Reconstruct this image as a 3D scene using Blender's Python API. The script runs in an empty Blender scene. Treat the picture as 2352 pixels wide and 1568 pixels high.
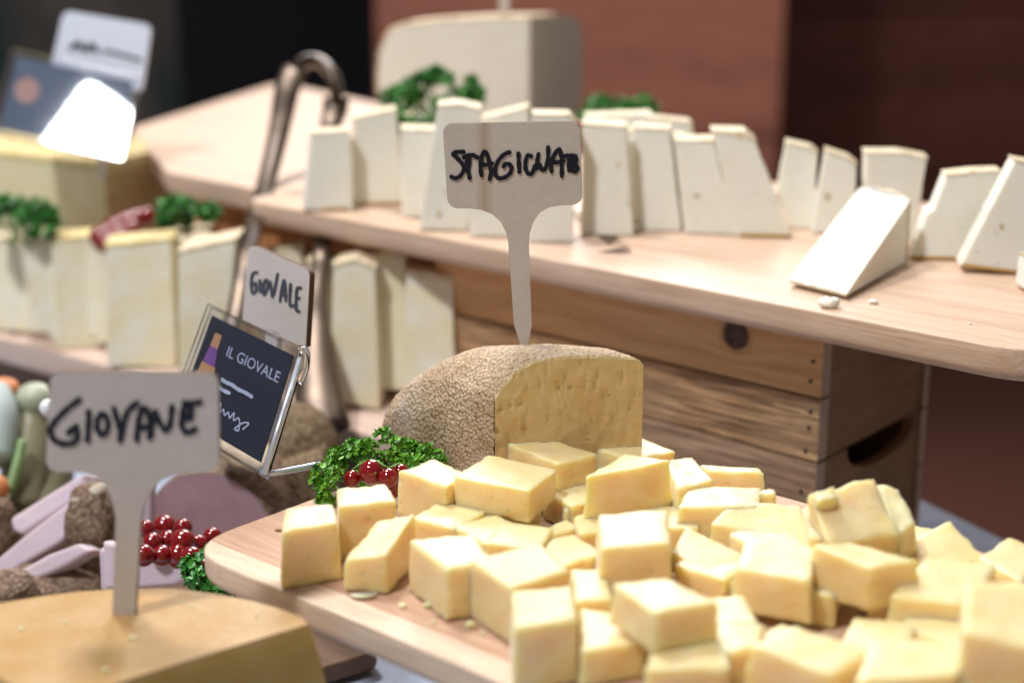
import bpy, bmesh, math, random
from mathutils import Vector, Matrix, noise
R = math.radians
rnd = random.Random(7)
sc = bpy.context.scene
COL = sc.collection

# ------------------------------------------------------------ camera
H = .285                      # camera height above z = 0
TH = R(15.5)
F = 3500.0                    # focal length in units of a 2352 px wide picture
CT, ST = math.cos(TH), math.sin(TH)
CAM = Vector((0, 0, H))
cd = bpy.data.cameras.new("camera"); cam = bpy.data.objects.new("camera", cd); COL.objects.link(cam)
cam.location = CAM; cam.rotation_euler = (R(90) - TH, 0, 0)
cd.sensor_width = 36; cd.lens = F / 2352 * 36
cd.clip_start = .01; cd.clip_end = 60
cd.dof.use_dof = True; cd.dof.focus_distance = .592; cd.dof.aperture_fstop = 5.1
cd.dof.aperture_blades = 9
sc.camera = cam

# ------------------------------------------------------------ light
w = bpy.data.worlds.new("World"); sc.world = w; w.use_nodes = True
bg = w.node_tree.nodes["Background"]; bg.inputs[0].default_value = (1, .93, .88, 1); bg.inputs[1].default_value = .17
def area(name, loc, target, size, power, col, sy=None):
    l = bpy.data.lights.new(name, 'AREA'); l.shape = 'RECTANGLE'; l.size = size; l.size_y = sy or size
    l.energy = power; l.color = col
    o = bpy.data.objects.new(name, l); COL.objects.link(o); o.location = loc
    o.rotation_euler = (Vector(target) - Vector(loc)).to_track_quat('-Z', 'Y').to_euler()
    return o
area("stall_lamp", (-.46, 1.25, 1.62), (.02, .68, .05), .30, 23, (1, .97, .94))
area("ceiling_lamp", (-.80, -.10, 1.95), (0, .75, .05), .16, 36, (.96, .98, 1))
area("added_glare_lamp", (.02, 2.75, 1.28), (.05, .7, .08), .8, 34, (1, .98, .96))  # unseen light added behind the display to put glare on top surfaces
area("added_wall_fill", (.3, 1.9, 1.95), (.3, 3.4, .1), .5, 8, (1, .93, .85))  # unseen fill light added to brighten the back walls
sc.view_settings.view_transform = 'Standard'; sc.view_settings.look = 'None'
sc.view_settings.exposure = -.04; sc.view_settings.gamma = 1

# ------------------------------------------------------------ measuring: a pixel of the 2352 wide picture to a point
def ray(px, py):
    u = (px - 1176) / F; v = (784 - py) / F
    return Vector((u, CT + ST * v, -ST + CT * v))
def Z(px, py, z):
    r = ray(px, py); return CAM + r * ((z - H) / r.z)
def D(px, py, d): return CAM + ray(px, py) * d
def PL(px, py, p0, n):
    r = ray(px, py); return CAM + r * ((p0 - CAM).dot(n) / r.dot(n))
def proj(p):
    q = p - CAM; d = q.y * CT - q.z * ST; return (1176 + F * q.x / d, 784 - F * (q.y * ST + q.z * CT) / d)

# ------------------------------------------------------------ helpers
def tag(o, label=None, cat=None, group=None, kind=None):
    for k, v in (('label', label), ('category', cat), ('group', group), ('kind', kind)):
        if v: o[k] = v
    return o
def empty(name, loc, label=None, cat=None, group=None):
    o = bpy.data.objects.new(name, None); COL.objects.link(o); o.location = loc; o.empty_display_size = .01
    return tag(o, label, cat, group)
def mk(name, verts, faces, mat, parent=None, loc=None, smooth=False):
    """verts in world coordinates; the mesh origin goes to loc (top level) or to the parent's origin"""
    me = bpy.data.meshes.new(name)
    if parent is not None:
        org = Vector((0, 0, 0)); p = parent
        while p is not None: org += Vector(p.location); p = p.parent
    else:
        if loc is None:
            n = len(verts); loc = Vector((sum(v[0] for v in verts) / n, sum(v[1] for v in verts) / n, min(v[2] for v in verts)))
        org = Vector(loc)
    me.from_pydata([tuple(Vector(v) - org) for v in verts], [], faces)
    bm = bmesh.new(); bm.from_mesh(me); bmesh.ops.recalc_face_normals(bm, faces=bm.faces); bm.to_mesh(me); bm.free()
    if smooth:
        for p_ in me.polygons: p_.use_smooth = True
    me.materials.append(mat)
    o = bpy.data.objects.new(name, me); COL.objects.link(o)
    if parent is not None: o.parent = parent
    else: o.location = org
    me.update()
    return o
def bevel(o, wd, seg=2, angle=30):
    m = o.modifiers.new('bevel', 'BEVEL'); m.width = wd; m.segments = seg; m.limit_method = 'ANGLE'; m.angle_limit = R(angle)
    return o
def prism(name, poly, ext, mat, parent=None, bev=0, loc=None, seg=2, smooth=False):
    """poly: world points of one face; ext: vector to the opposite face"""
    n = len(poly); V = [Vector(p) for p in poly] + [Vector(p) + ext for p in poly]
    Fc = [list(range(n)), list(range(2 * n - 1, n - 1, -1))] + [[i, (i + 1) % n, n + (i + 1) % n, n + i] for i in range(n)]
    o = mk(name, V, Fc, mat, parent, loc, smooth)
    if bev: bevel(o, bev, seg)
    return o
def roundpoly(pts, rad, seg=8):
    """round the corners of a polygon given as vectors"""
    out = []; n = len(pts)
    if not isinstance(rad, (list, tuple)): rad = [rad] * n
    for i in range(n):
        p, a, b = pts[i], pts[i - 1], pts[(i + 1) % n]; r = rad[i]
        if r <= 0: out.append(p.copy()); continue
        ua, ub = (a - p).normalized(), (b - p).normalized()
        ang = ua.angle(ub); t = min(r / math.tan(ang / 2), .48 * (a - p).length, .48 * (b - p).length)
        s, e = p + ua * t, p + ub * t
        for k in range(seg + 1):
            f = k / seg; out.append(s * (1 - f) ** 2 + p * 2 * f * (1 - f) + e * f * f)
    return out
def tube(name, pts, radii, mat, parent=None, flat=1.0, sides=10, loc=None, side_dir=None):
    V, Fc = [], []; n = len(pts)
    for i, p in enumerate(pts):
        t = (pts[min(i + 1, n - 1)] - pts[max(i - 1, 0)]).normalized()
        up = Vector(side_dir) if side_dir else Vector((0, 0, 1))
        if abs(t.dot(up)) > .95: up = Vector((1, 0, 0))
        a = (up - t * up.dot(t)).normalized(); b = t.cross(a)
        r = radii[i] if isinstance(radii, (list, tuple)) else radii
        for k in range(sides):
            an = 2 * math.pi * k / sides
            V.append(p + a * math.cos(an) * r + b * math.sin(an) * r * flat)
    for i in range(n - 1):
        for k in range(sides):
            Fc.append([i * sides + k, i * sides + (k + 1) % sides, (i + 1) * sides + (k + 1) % sides, (i + 1) * sides + k])
    Fc.append(list(range(sides))[::-1]); Fc.append([(n - 1) * sides + k for k in range(sides)])
    return mk(name, V, Fc, mat, parent, loc, True)
def catmull(P, n=6):
    out = []
    for i in range(len(P) - 1):
        p0, p1, p2, p3 = P[max(i - 1, 0)], P[i], P[i + 1], P[min(i + 2, len(P) - 1)]
        for k in range(n):
            t = k / n
            out.append(.5 * ((2 * p1) + (p2 - p0) * t + (2 * p0 - 5 * p1 + 4 * p2 - p3) * t * t + (3 * p1 - p0 - 3 * p2 + p3) * t ** 3))
    out.append(P[-1]); return out
def sphere(name, c, r, mat, parent=None, loc=None, sc_=(1, 1, 1), seg=20, rings=12):
    V, Fc = [], []
    c = Vector(c)
    V.append(c + Vector((0, 0, r * sc_[2])))
    for i in range(1, rings):
        a = math.pi * i / rings
        for k in range(seg):
            b = 2 * math.pi * k / seg
            V.append(c + Vector((r * sc_[0] * math.sin(a) * math.cos(b), r * sc_[1] * math.sin(a) * math.sin(b), r * sc_[2] * math.cos(a))))
    V.append(c - Vector((0, 0, r * sc_[2])))
    for k in range(seg): Fc.append([0, 1 + k, 1 + (k + 1) % seg])
    for i in range(rings - 2):
        for k in range(seg):
            Fc.append([1 + i * seg + k, 1 + (i + 1) * seg + k, 1 + (i + 1) * seg + (k + 1) % seg, 1 + i * seg + (k + 1) % seg])
    b0 = 1 + (rings - 2) * seg
    for k in range(seg): Fc.append([b0 + (k + 1) % seg, b0 + k, len(V) - 1])
    return mk(name, V, Fc, mat, parent, loc, True)

# ------------------------------------------------------------ materials
class MatB:
    def __init__(s, name):
        s.m = bpy.data.materials.new(name); s.m.use_nodes = True; s.t = s.m.node_tree; s.N = s.t.nodes; s.L = s.t.links
        s.b = s.N['Principled BSDF']; s.co = s.N.new('ShaderNodeTexCoord').outputs['Object']
    def n(s, t, **k):
        nd = s.N.new(t)
        for a, v in k.items():
            if a.startswith('i_'): nd.inputs[a[2:].replace('_', ' ')].default_value = v
            else: setattr(nd, a, v)
        return nd
    def map(s, scale=(1, 1, 1), rot=(0, 0, 0), loc=(0, 0, 0), src=None):
        m1 = s.n('ShaderNodeMapping'); m1.inputs['Rotation'].default_value = rot; m1.inputs['Location'].default_value = loc
        s.L.new(src or s.co, m1.inputs[0])
        m = s.n('ShaderNodeMapping'); m.inputs['Scale'].default_value = scale; s.L.new(m1.outputs[0], m.inputs[0])
        return m.outputs[0]
    def noise(s, vec, scale, detail=4, rough=.55, dist=0):
        nd = s.n('ShaderNodeTexNoise'); s.L.new(vec, nd.inputs['Vector']); nd.inputs['Scale'].default_value = scale
        nd.inputs['Detail'].default_value = detail; nd.inputs['Roughness'].default_value = rough; nd.inputs['Distortion'].default_value = dist
        return nd.outputs['Fac']
    def vor(s, vec, scale, feature='F1'):
        nd = s.n('ShaderNodeTexVoronoi', feature=feature); s.L.new(vec, nd.inputs['Vector']); nd.inputs['Scale'].default_value = scale
        return nd.outputs['Distance']
    def ramp(s, fac, stops):
        nd = s.n('ShaderNodeValToRGB'); e = nd.color_ramp.elements
        while len(e) < len(stops): e.new(.5)
        for i, (p, c) in enumerate(stops):
            e[i].position = p; e[i].color = (*c, 1) if len(c) == 3 else c
        s.L.new(fac, nd.inputs[0]); return nd.outputs[0]
    def mix(s, fac, a, b, mode='MIX'):
        nd = s.n('ShaderNodeMixRGB', blend_type=mode)
        for i, v in ((0, fac), (1, a), (2, b)):
            if hasattr(v, 'links'): s.L.new(v, nd.inputs[i])
            elif isinstance(v, (int, float)): nd.inputs[i].default_value = v
            else: nd.inputs[i].default_value = (*v, 1)
        return nd.outputs[0]
    def math(s, op, a, b=0.0):
        nd = s.n('ShaderNodeMath', operation=op)
        for i, v in ((0, a), (1, b)):
            if hasattr(v, 'links'): s.L.new(v, nd.inputs[i])
            else: nd.inputs[i].default_value = v
        return nd.outputs[0]
    def bump(s, h, dist, strength=1.0):
        nd = s.n('ShaderNodeBump'); s.L.new(h, nd.inputs['Height']); nd.inputs['Distance'].default_value = dist
        nd.inputs['Strength'].default_value = strength; s.L.new(nd.outputs[0], s.b.inputs['Normal'])
    def set(s, col=None, rough=.5, **k):
        if col is not None:
            if hasattr(col, 'links'): s.L.new(col, s.b.inputs['Base Color'])
            else: s.b.inputs['Base Color'].default_value = (*col, 1)
        if hasattr(rough, 'links'): s.L.new(rough, s.b.inputs['Roughness'])
        else: s.b.inputs['Roughness'].default_value = rough
        for a, v in k.items(): s.b.inputs[a.replace('_', ' ')].default_value = v
        return s.m

def plain(name, col, rough=.5, **k): return MatB(name).set(col, rough, **k)

def cheese(name, ca, cb, sss=.35, rough=.42, flecks=.5, pits=0.0, scale=.0035, spec=.45, rad=(1.0, .62, .22), sheen=0.0, bd=.0005, coat=0.0):
    """ca / cb: two tones that drift over the paste; flecks: pale crystals; pits: small torn holes"""
    m = MatB(name)
    big = m.noise(m.map(), 55, 3, .6)
    info = m.n('ShaderNodeObjectInfo').outputs['Random']
    col = m.mix(m.ramp(big, [(.35, (0, 0, 0)), (.65, (1, 1, 1))]), ca, cb)
    col = m.mix(m.math('MULTIPLY', info, .45), col, tuple(c * .90 for c in cb))
    fl = m.ramp(m.vor(m.map(), 330), [(.0, (1, 1, 1)), (.14, (0, 0, 0))])
    gate = m.ramp(m.noise(m.map(loc=(3, 1, 2)), 210, 2), [(.56, (0, 0, 0)), (.66, (1, 1, 1))])
    flm = m.math('MULTIPLY', m.math('MULTIPLY', fl, gate), flecks)
    col = m.mix(flm, col, (.95, .92, .82))
    fine = m.noise(m.map(), 1500, 3, .7)
    tear = m.noise(m.map((1, 1, 1.6)), 260, 5, .65, .6)
    h = m.math('ADD', m.math('MULTIPLY', fine, .25), m.math('MULTIPLY', tear, .8))
    if pits:
        pv = m.ramp(m.vor(m.map((1, 1, 1.5)), 170), [(.05, (0, 0, 0)), (.22, (1, 1, 1))])
        pg = m.ramp(m.noise(m.map(loc=(7, 2, 1)), 120, 2), [(.5, (1, 1, 1)), (.6, (0, 0, 0))])
        pit = m.math('MAXIMUM', pv, pg)
        h = m.math('ADD', h, m.math('MULTIPLY', pit, pits))
        col = m.mix(m.math('MULTIPLY', m.math('SUBTRACT', 1.0, pit), .35), col, tuple(c * .6 for c in cb))
    m.bump(h, bd, .8)
    m.set(col, rough, Subsurface_Weight=sss, Subsurface_Scale=scale, IOR=1.45)
    m.b.inputs['Subsurface Radius'].default_value = rad
    m.b.inputs['Sheen Weight'].default_value = sheen; m.b.inputs['Sheen Roughness'].default_value = .45
    m.b.inputs['Coat Weight'].default_value = coat; m.b.inputs['Coat Roughness'].default_value = .38
    m.b.inputs['Specular IOR Level'].default_value = spec
    return m.m

def wood(name, base, dark, ang=0.0, along=3.0, across=60.0, streak=.6, rough=.55, fine=.35, knots=(), strips=None, weather=0.0, axis='X', coat=0.0, seed=0.0):
    """grain runs along local X turned by ang about Z; knots: (x, y, z, radius) in object coordinates"""
    m = MatB(name)
    rot = (0, 0, -ang)
    co = m.map((1, 1, 1), rot, (seed, seed * .7, seed * .3))
    src = co
    kmask = None
    if knots:
        for (kx, ky, kz, kr) in knots:
            d = m.n('ShaderNodeVectorMath', operation='DISTANCE'); m.L.new(m.co, d.inputs[0]); d.inputs[1].default_value = (kx, ky, kz)
            dist = d.outputs['Value']
            k = m.math('DIVIDE', dist, kr)
            kmask = k if kmask is None else m.math('MINIMUM', kmask, k)
    vec = m.map((along, across, across), src=src)
    warp = m.noise(m.map((1, 3, 3), src=src), 9, 2)
    sep = m.n('ShaderNodeVectorMath', operation='ADD'); m.L.new(vec, sep.inputs[0])
    comb = m.n('ShaderNodeCombineXYZ')
    wv = m.math('MULTIPLY', warp, 3.0)
    if kmask is not None:
        ring = m.math('DIVIDE', 1.5, m.math('ADD', kmask, .4)); wv = m.math('ADD', wv, ring)
    m.L.new(wv, comb.inputs[1]); m.L.new(wv, comb.inputs[2]); m.L.new(comb.outputs[0], sep.inputs[1])
    g1 = m.noise(sep.outputs[0], 1.3, 5, .6)
    g2 = m.noise(m.map((along * 3, across * 9, across * 9), src=src), 1.0, 3, .6)
    f = m.ramp(g1, [(.32, (0, 0, 0)), (.70, (1, 1, 1))])
    col = m.mix(m.math('MULTIPLY', f, streak), base, dark)
    col = m.mix(m.math('MULTIPLY', m.ramp(g2, [(.45, (0, 0, 0)), (.75, (1, 1, 1))]), fine), col, tuple(c * .62 for c in dark))
    if strips:
        # glued lamellas across local Y: (position, tint) list
        sx = m.n('ShaderNodeSeparateXYZ'); m.L.new(co, sx.inputs[0]); y = sx.outputs[1]
        lo, hi = strips['lo'], strips['hi']
        fy = m.math('DIVIDE', m.math('SUBTRACT', y, lo), hi - lo)
        cr = m.n('ShaderNodeValToRGB'); cr.color_ramp.interpolation = 'CONSTANT'; e = cr.color_ramp.elements
        st = strips['stops']
        while len(e) < len(st): e.new(.5)
        for i, (p, c) in enumerate(st): e[i].position = p; e[i].color = (*c, 1)
        m.L.new(fy, cr.inputs[0]); col = m.mix(1.0, col, cr.outputs[0], 'MULTIPLY')
    h = m.math('ADD', m.math('MULTIPLY', g2, .5), m.math('MULTIPLY', g1, .5))
    if weather:
        wn = m.noise(m.map((along * 2.2, across * 2.6, across * 2.6), src=src), 1.0, 6, .75, .8)
        wf = m.ramp(wn, [(.42, (0, 0, 0)), (.60, (1, 1, 1))])
        col = m.mix(m.math('MULTIPLY', wf, weather), col, tuple(c * .28 for c in dark))
        lo_ = m.ramp(m.noise(m.map((along, 12, 12), src=src), 2.0, 3), [(.4, (0, 0, 0)), (.7, (1, 1, 1))])
        col = m.mix(m.math('MULTIPLY', lo_, weather * .5), col, (.56, .37, .23))
        h = m.math('SUBTRACT', h, m.math('MULTIPLY', wf, .8))
    if kmask is not None:
        km = m.ramp(m.math('DIVIDE', kmask, 3.0), [(.30, (1, 1, 1)), (.36, (.25, .25, .25)), (.5, (0, 0, 0))])
        kc = m.ramp(m.noise(m.map(), 420, 4, .7), [(.35, (.030, .016, .010)), (.7, (.14, .075, .04))])
        col = m.mix(km, col, kc)
    m.bump(h, .0004 + .0008 * weather, .6)
    m.set(col, rough); m.b.inputs['Coat Weight'].default_value = coat
    m.b.inputs['Specular IOR Level'].default_value = .35
    return m.m

def rind(name, cols, scale=330, depth=.0009, rough=.8, dark=True):
    m = MatB(name)
    v = m.vor(m.map((1, 1, 1)), scale); n1 = m.noise(m.map(), scale * .8, 5, .7); n2 = m.noise(m.map(loc=(1, 2, 3)), 60, 4, .6)
    col = m.ramp(m.math('ADD', m.math('MULTIPLY', m.math('SUBTRACT', 1.0, v), .45), m.math('MULTIPLY', n1, .55)), [(.32, cols[0]), (.50, cols[1]), (.70, cols[2])])
    if dark:
        sp = m.ramp(m.noise(m.map(loc=(5, 5, 5)), 420, 3, .7), [(.60, (0, 0, 0)), (.68, (1, 1, 1))])
        gate = m.ramp(n2, [(.48, (0, 0, 0)), (.62, (1, 1, 1))])
        col = m.mix(m.math('MULTIPLY', m.math('MULTIPLY', sp, gate), .85), col, (.07, .075, .085))
        br = m.ramp(m.noise(m.map(loc=(2, 7, 4)), 28, 4, .65), [(.42, (1, 1, 1)), (.60, (0, 0, 0))])
        col = m.mix(m.math('MULTIPLY', br, .45), col, (.30, .19, .10))
        gr = m.ramp(m.noise(m.map(loc=(4, 3, 8)), 45, 5, .7), [(.58, (0, 0, 0)), (.68, (1, 1, 1))])
        col = m.mix(m.math('MULTIPLY', gr, .5), col, (.26, .25, .24))
        wt = m.ramp(m.noise(m.map(loc=(9, 1, 4)), 35, 3), [(.5, (0, 0, 0)), (.65, (1, 1, 1))])
        col = m.mix(m.math('MULTIPLY', wt, .35), col, (.62, .52, .42))
    m.bump(m.math('ADD', m.math('MULTIPLY', v, -.9), m.math('MULTIPLY', n1, .8)), depth, 1)
    m.set(col, rough, Specular_IOR_Level=.3)
    return m.m

M = {}
M['cube'] = cheese('cube_paste', (.91, .755, .43), (.875, .655, .27), sss=1.0, flecks=.9, pits=.4, scale=.0075, rough=.45, spec=.9, sheen=.25, bd=.0009, rad=(1, .72, .25), coat=.6)
M['white'] = cheese('white_paste', (.87, .855, .78), (.84, .81, .69), sss=.4, rough=.6, spec=.25, flecks=0, pits=.9, scale=.004, rad=(1, .85, .6))
M['cream'] = cheese('cream_paste', (.90, .88, .76), (.86, .77, .52), sss=.3, rough=.5, flecks=0, pits=.5, scale=.003, rad=(1, .8, .5))
M['aged'] = cheese('aged_paste', (.74, .58, .31), (.68, .48, .21), sss=.3, rough=.38, flecks=.7, pits=.25, scale=.003)
M['block'] = cheese('block_paste', (.80, .76, .52), (.74, .66, .38), sss=.25, rough=.5, flecks=0, scale=.003)
M['young_cut'] = cheese('young_paste', (.58, .40, .13), (.50, .31, .07), sss=.4, rough=.4, flecks=.1, scale=.004)
M['young_rind'] = cheese('young_rind', (.56, .38, .19), (.48, .28, .10), sss=.2, rough=.35, flecks=.9, scale=.003)
M['pale_rind'] = rind('pale_rind', [(.56, .42, .24), (.74, .62, .42), (.82, .75, .60)], 260, .0003, .6, False)
M['wheel_rind'] = rind('wheel_rind', [(.46, .33, .20), (.62, .48, .32), (.70, .58, .42)], 160, .0004, .7, False)
M['yellow_rind'] = rind('yellow_rind', [(.58, .42, .16), (.72, .58, .28), (.80, .70, .42)], 160, .0003, .5, False)
M['tan_rind'] = rind('tan_rind', [(.38, .25, .145), (.64, .46, .29), (.88, .72, .55)], 700, .0011)
M['brown_rind'] = rind('brown_rind', [(.10, .06, .03), (.20, .135, .075), (.36, .27, .17)], 420, .0008, .7, False)
M['ham'] = cheese('ham_meat', (.52, .36, .40), (.44, .28, .32), sss=.3, rough=.4, flecks=.3, scale=.004)
M['ham_fat'] = cheese('ham_fat', (.74, .62, .68), (.66, .54, .62), sss=.4, rough=.4, flecks=.1, scale=.004)
M['ham_skin'] = rind('ham_skin', [(.12, .07, .045), (.21, .135, .09), (.36, .26, .18)], 420, .0008, .6, False)
M['ink'] = plain('ink', (.006, .007, .016), .35)
M['tagwood'] = wood('tag_wood', (.60, .54, .49), (.52, .44, .38), R(90), 3, 34, .5, .6, .12)
M['tagwood_h'] = wood('tag_wood_pale', (.66, .60, .55), (.60, .52, .45), 0, 3, 34, .4, .6, .1)
M['tagedge'] = plain('tag_edge', (.10, .045, .02), .7)
M['red'] = MatB('red_skin').set((.20, .002, .004), .10, Subsurface_Weight=.15, Subsurface_Scale=.003, Coat_Weight=.6)
M['calyx'] = plain('calyx', (.22, .13, .05), .8)
M['stem'] = plain('stem_green', (.16, .28, .05), .5)
M['cloth'] = None
M['acrylic'] = MatB('acrylic').set((.95, .96, 1), .03, Transmission_Weight=1.0, IOR=1.45)
M['cloth'] = (lambda m: (m.bump(m.math('ADD', m.noise(m.map((1, 1, 1)), 14, 3), m.math('MULTIPLY', m.noise(m.map((1, 1, 1)), 900, 1), .05)), .012, .7), m.set((.40, .45, .58), .8))[1])(MatB('cloth'))
def leafmat(name, a, b):
    m = MatB(name); i = m.noise(m.map(), 160, 3)
    g_ = m.n('ShaderNodeNewGeometry').outputs['Random Per Island']; col = m.ramp(m.math('ADD', m.math('MULTIPLY', i, .6), m.math('MULTIPLY', g_, .45)), [(.35, a), (.75, b)])
    m.set(col, .38, Subsurface_Weight=.15, Subsurface_Scale=.002, Specular_IOR_Level=.5)
    return m.m
M['leaf'] = leafmat('parsley_leaf', (.05, .22, .012), (.20, .48, .03))
M['leaf_dark'] = leafmat('parsley_leaf_dark', (.02, .16, .02), (.07, .30, .04))
M['steel'] = (lambda m: m.set(m.ramp(m.noise(m.map(), 40, 2), [(.4, (.05, .032, .024)), (.6, (.12, .085, .06))]), .36, Metallic=.6))(MatB('tongs_metal'))

# ------------------------------------------------------------ heights of the surfaces
ZT = -.035      # table cloth
ZB1 = .068      # near board
ZB2 = .122      # raised board
ZM = .020       # middle board on the left

# ------------------------------------------------------------ setting
def S(o): o['kind'] = 'structure'; return o
flm = MatB('floor'); S(mk('floor', [(-6, -3, -.8), (6, -3, -.8), (6, 7, -.8), (-6, 7, -.8)], [[0, 1, 2, 3]], flm.set((.10, .035, .025), .6)))
YW = 3.4
def panel_wall(name, x0, x1, y, mat, step, z0=-.8, z1=2.2):
    e = empty(name, ((x0 + x1) / 2, y, z0)); S(e)
    n = max(1, round((z1 - z0) / step)); hh = (z1 - z0) / n
    for i in range(n):
        a, b = z0 + i * hh + .004, z0 + (i + 1) * hh - .004
        o = prism('panel', [(x0, y, a), (x1, y, a), (x1, y, b), (x0, y, b)], Vector((0, .03, 0)), mat, e, .003)
    back = prism('backing', [(x0, y + .02, z0), (x1, y + .02, z0), (x1, y + .02, z1), (x0, y + .02, z1)], Vector((0, .05, 0)), M['dark'], e)
    return e
M['dark'] = plain('dark_gap', (.01, .006, .006), .8)
M['panel'] = wood('red_panel', (.40, .155, .10), (.22, .08, .055), 0, .8, 9, .8, .55, .1)
M['panel_dark'] = wood('dark_panel', (.17, .05, .034), (.09, .026, .020), 0, .8, 7, .9, .55, .1)
xw = lambda px, y=YW: ray(px, 300).x / ray(px, 300).y * y
panel_wall('wood_wall', xw(868, 3.0), xw(1790, 3.0), 3.0, M['panel'], .34)
panel_wall('dark_wall', xw(1700, 4.0), 4.0, 4.0, M['panel_dark'], .42)
S(prism('curtain', [(xw(420, 3.6), 3.6, -.8), (xw(900, 3.6), 3.6, -.8), (xw(900, 3.6), 3.6, 2.2), (xw(420, 3.6), 3.6, 2.2)], Vector((0, .05, 0)), plain('curtain_black', (.0035, .004, .008), .95)))
gm = MatB('grey_wall'); gc = gm.ramp(gm.noise(gm.map((1, 1, .6)), 2.6, 3, .6), [(.38, (.02, .06, .055)), (.46, (.09, .085, .08)), (.55, (.15, .125, .12)), (.70, (.30, .28, .32))])
S(prism('grey_wall', [(-4, 3.9, -.8), (xw(500, 3.9), 3.9, -.8), (xw(500, 3.9), 3.9, 2.2), (-4, 3.9, 2.2)], Vector((0, .05, 0)), gm.set(gc, .8)))

# table with its cloth, its right hand edge running away from us
c1, c2 = Z(2130, 1157, ZT), Z(2352, 1262, ZT)
dv = (c2 - c1).normalized()
tp = [c1 - dv * .03, c1 + dv * .8, Vector((-1.4, c1.y - .9, ZT)), Vector((-1.4, 1.75, ZT)), Vector((-.02, 1.75, ZT)), Vector((.0, 1.05, ZT))]
tb = empty('display_table', (0, .7, -.8), 'long display table mostly hidden under the pale cloth', 'table')
prism('tabletop', [p - Vector((0, 0, .004)) for p in tp], Vector((0, 0, -.03)), M['panel_dark'], tb)
for (lx, ly) in ((-1.2, 1.6), (-1.2, .2), (-.1, 1.6), (.15, .25)):
    prism('leg', [Vector((lx + a, ly + b, ZT - .034)) for a, b in ((0, 0), (.05, 0), (.05, .05), (0, .05))], Vector((0, 0, -.8 - ZT + .034)), M['panel_dark'], tb)
ext = [p + (p - Vector((-.4, .7, ZT))).normalized() * .012 for p in tp]
n = len(ext)
V = list(tp) + ext + [p + Vector((0, 0, -.22)) for p in ext]; V = [Vector(v) for v in V]
for i in range(n, 2 * n): V[i].z -= .006
Fc = [list(range(n))] + [[i, (i + 1) % n, n + (i + 1) % n, n + i] for i in range(n)] + [[n + i, n + (i + 1) % n, 2 * n + (i + 1) % n, 2 * n + i] for i in range(n)]
tag(mk('tablecloth', V, Fc, M['cloth'], None, Vector((0, .7, ZT))), 'bluish white cloth covering the display table', 'tablecloth')

# ------------------------------------------------------------ boards
def board(name, corners, rads, th, mat, label, rr=.004, cat='board', rt=.0009):
    """corners: plan polygon (world, at the top surface)"""
    pts = roundpoly(corners, rads, 10); n = len(pts); c = sum(pts, Vector()) / n
    nor = []
    for i in range(n):
        t = (pts[(i + 1) % n] - pts[i - 1]).normalized(); nn = Vector((t.y, -t.x, 0))
        if nn.dot(pts[i] - c) < 0: nn = -nn
        nor.append(nn)
    prof = []
    K = 5
    for k in range(K + 1):
        a = math.pi / 2 * k / K; prof.append((rt * (1 - math.sin(a)), -rt * (1 - math.cos(a))))
    for k in range(K + 1):
        a = math.pi / 2 * k / K; prof.append((rr * (1 - math.cos(a)), -th + rr * (1 - math.sin(a))))
    V = []
    for ins, dz in prof:
        for p, nn in zip(pts, nor): V.append(p - nn * ins + Vector((0, 0, dz)))
    Fc = [list(range(n))]
    for j in range(len(prof) - 1):
        for i in range(n): Fc.append([j * n + i, j * n + (i + 1) % n, (j + 1) * n + (i + 1) % n, (j + 1) * n + i])
    Fc.append([(len(prof) - 1) * n + i for i in range(n)])
    o = mk(name, V, Fc, mat, None, Vector((c.x, c.y, corners[0].z - th)), True)
    m = o.modifiers.new('split', 'EDGE_SPLIT'); m.split_angle = R(28)
    return tag(o, label, cat)

def isect(P, Q, A_, B_):
    d1, d2 = Q - P, B_ - A_; den = d1.x * d2.y - d1.y * d2.x
    t = ((A_ - P).x * d2.y - (A_ - P).y * d2.x) / den
    return P + d1 * t
def dirv(a): return Vector((math.cos(R(a)), math.sin(R(a)), 0))

# near board
fa, fb, na, nb = Z(500, 1225, ZB1), Z(730, 1140, ZB1), Z(560, 1318, ZB1), Z(1000, 1503, ZB1)
k0 = isect(fa, fb, na, nb); u1, v1 = (nb - na).normalized(), (fb - fa).normalized()
L1, W1 = .42, .185
B1c = [k0, k0 + u1 * L1, k0 + u1 * L1 + v1 * W1, k0 + v1 * W1]
ang1 = math.atan2(u1.y, u1.x)
cc = sum(B1c, Vector()) / 4; 
# strips across the board, first one is nearly white
yl = lambda p: (Matrix.Rotation(-ang1, 3, 'Z') @ (p - cc)).y
lo, hi = yl(k0), yl(B1c[3])
st = [(0, (1.22, 1.28, 1.30)), (.055, (.86, .74, .68)), (.30, (1.0, .93, .87)), (.52, (.90, .82, .76)), (.76, (1, .96, .92))]
M['board1'] = wood('rubberwood', (.74, .56, .42), (.46, .27, .18), ang1, 14, 300, .55, .42, .75, strips=dict(lo=lo, hi=hi, stops=st))
board('cutting_board', B1c, [.024, .02, .02, .02], .0115, M['board1'], 'pale wooden board at the front heaped with cheese cubes', rr=.004)
# support block under the near board
sb = Z(1003, 1568, ZT)
sp = [k0 + u1 * .17 + v1 * .02, k0 + u1 * .34 + v1 * .02, k0 + u1 * .34 + v1 * .13, k0 + u1 * .17 + v1 * .13]
M['crate_dark'] = wood('dark_crate_wood', (.20, .12, .075), (.10, .055, .035), ang1, 5, 80, .7, .7, .4)
e = empty('riser_block', (sp[0].x, sp[0].y, ZT), 'dark wooden riser under the front board of cheese cubes', 'riser')
hh_ = ZB1 - .0115 - .001 - ZT
for i in range(2):
    prism('plank', [Vector((p.x, p.y, ZT + i * hh_ / 2 + .0006)) for p in sp], Vector((0, 0, hh_ / 2 - .0012)), M['crate_dark'], e, .001)

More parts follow.
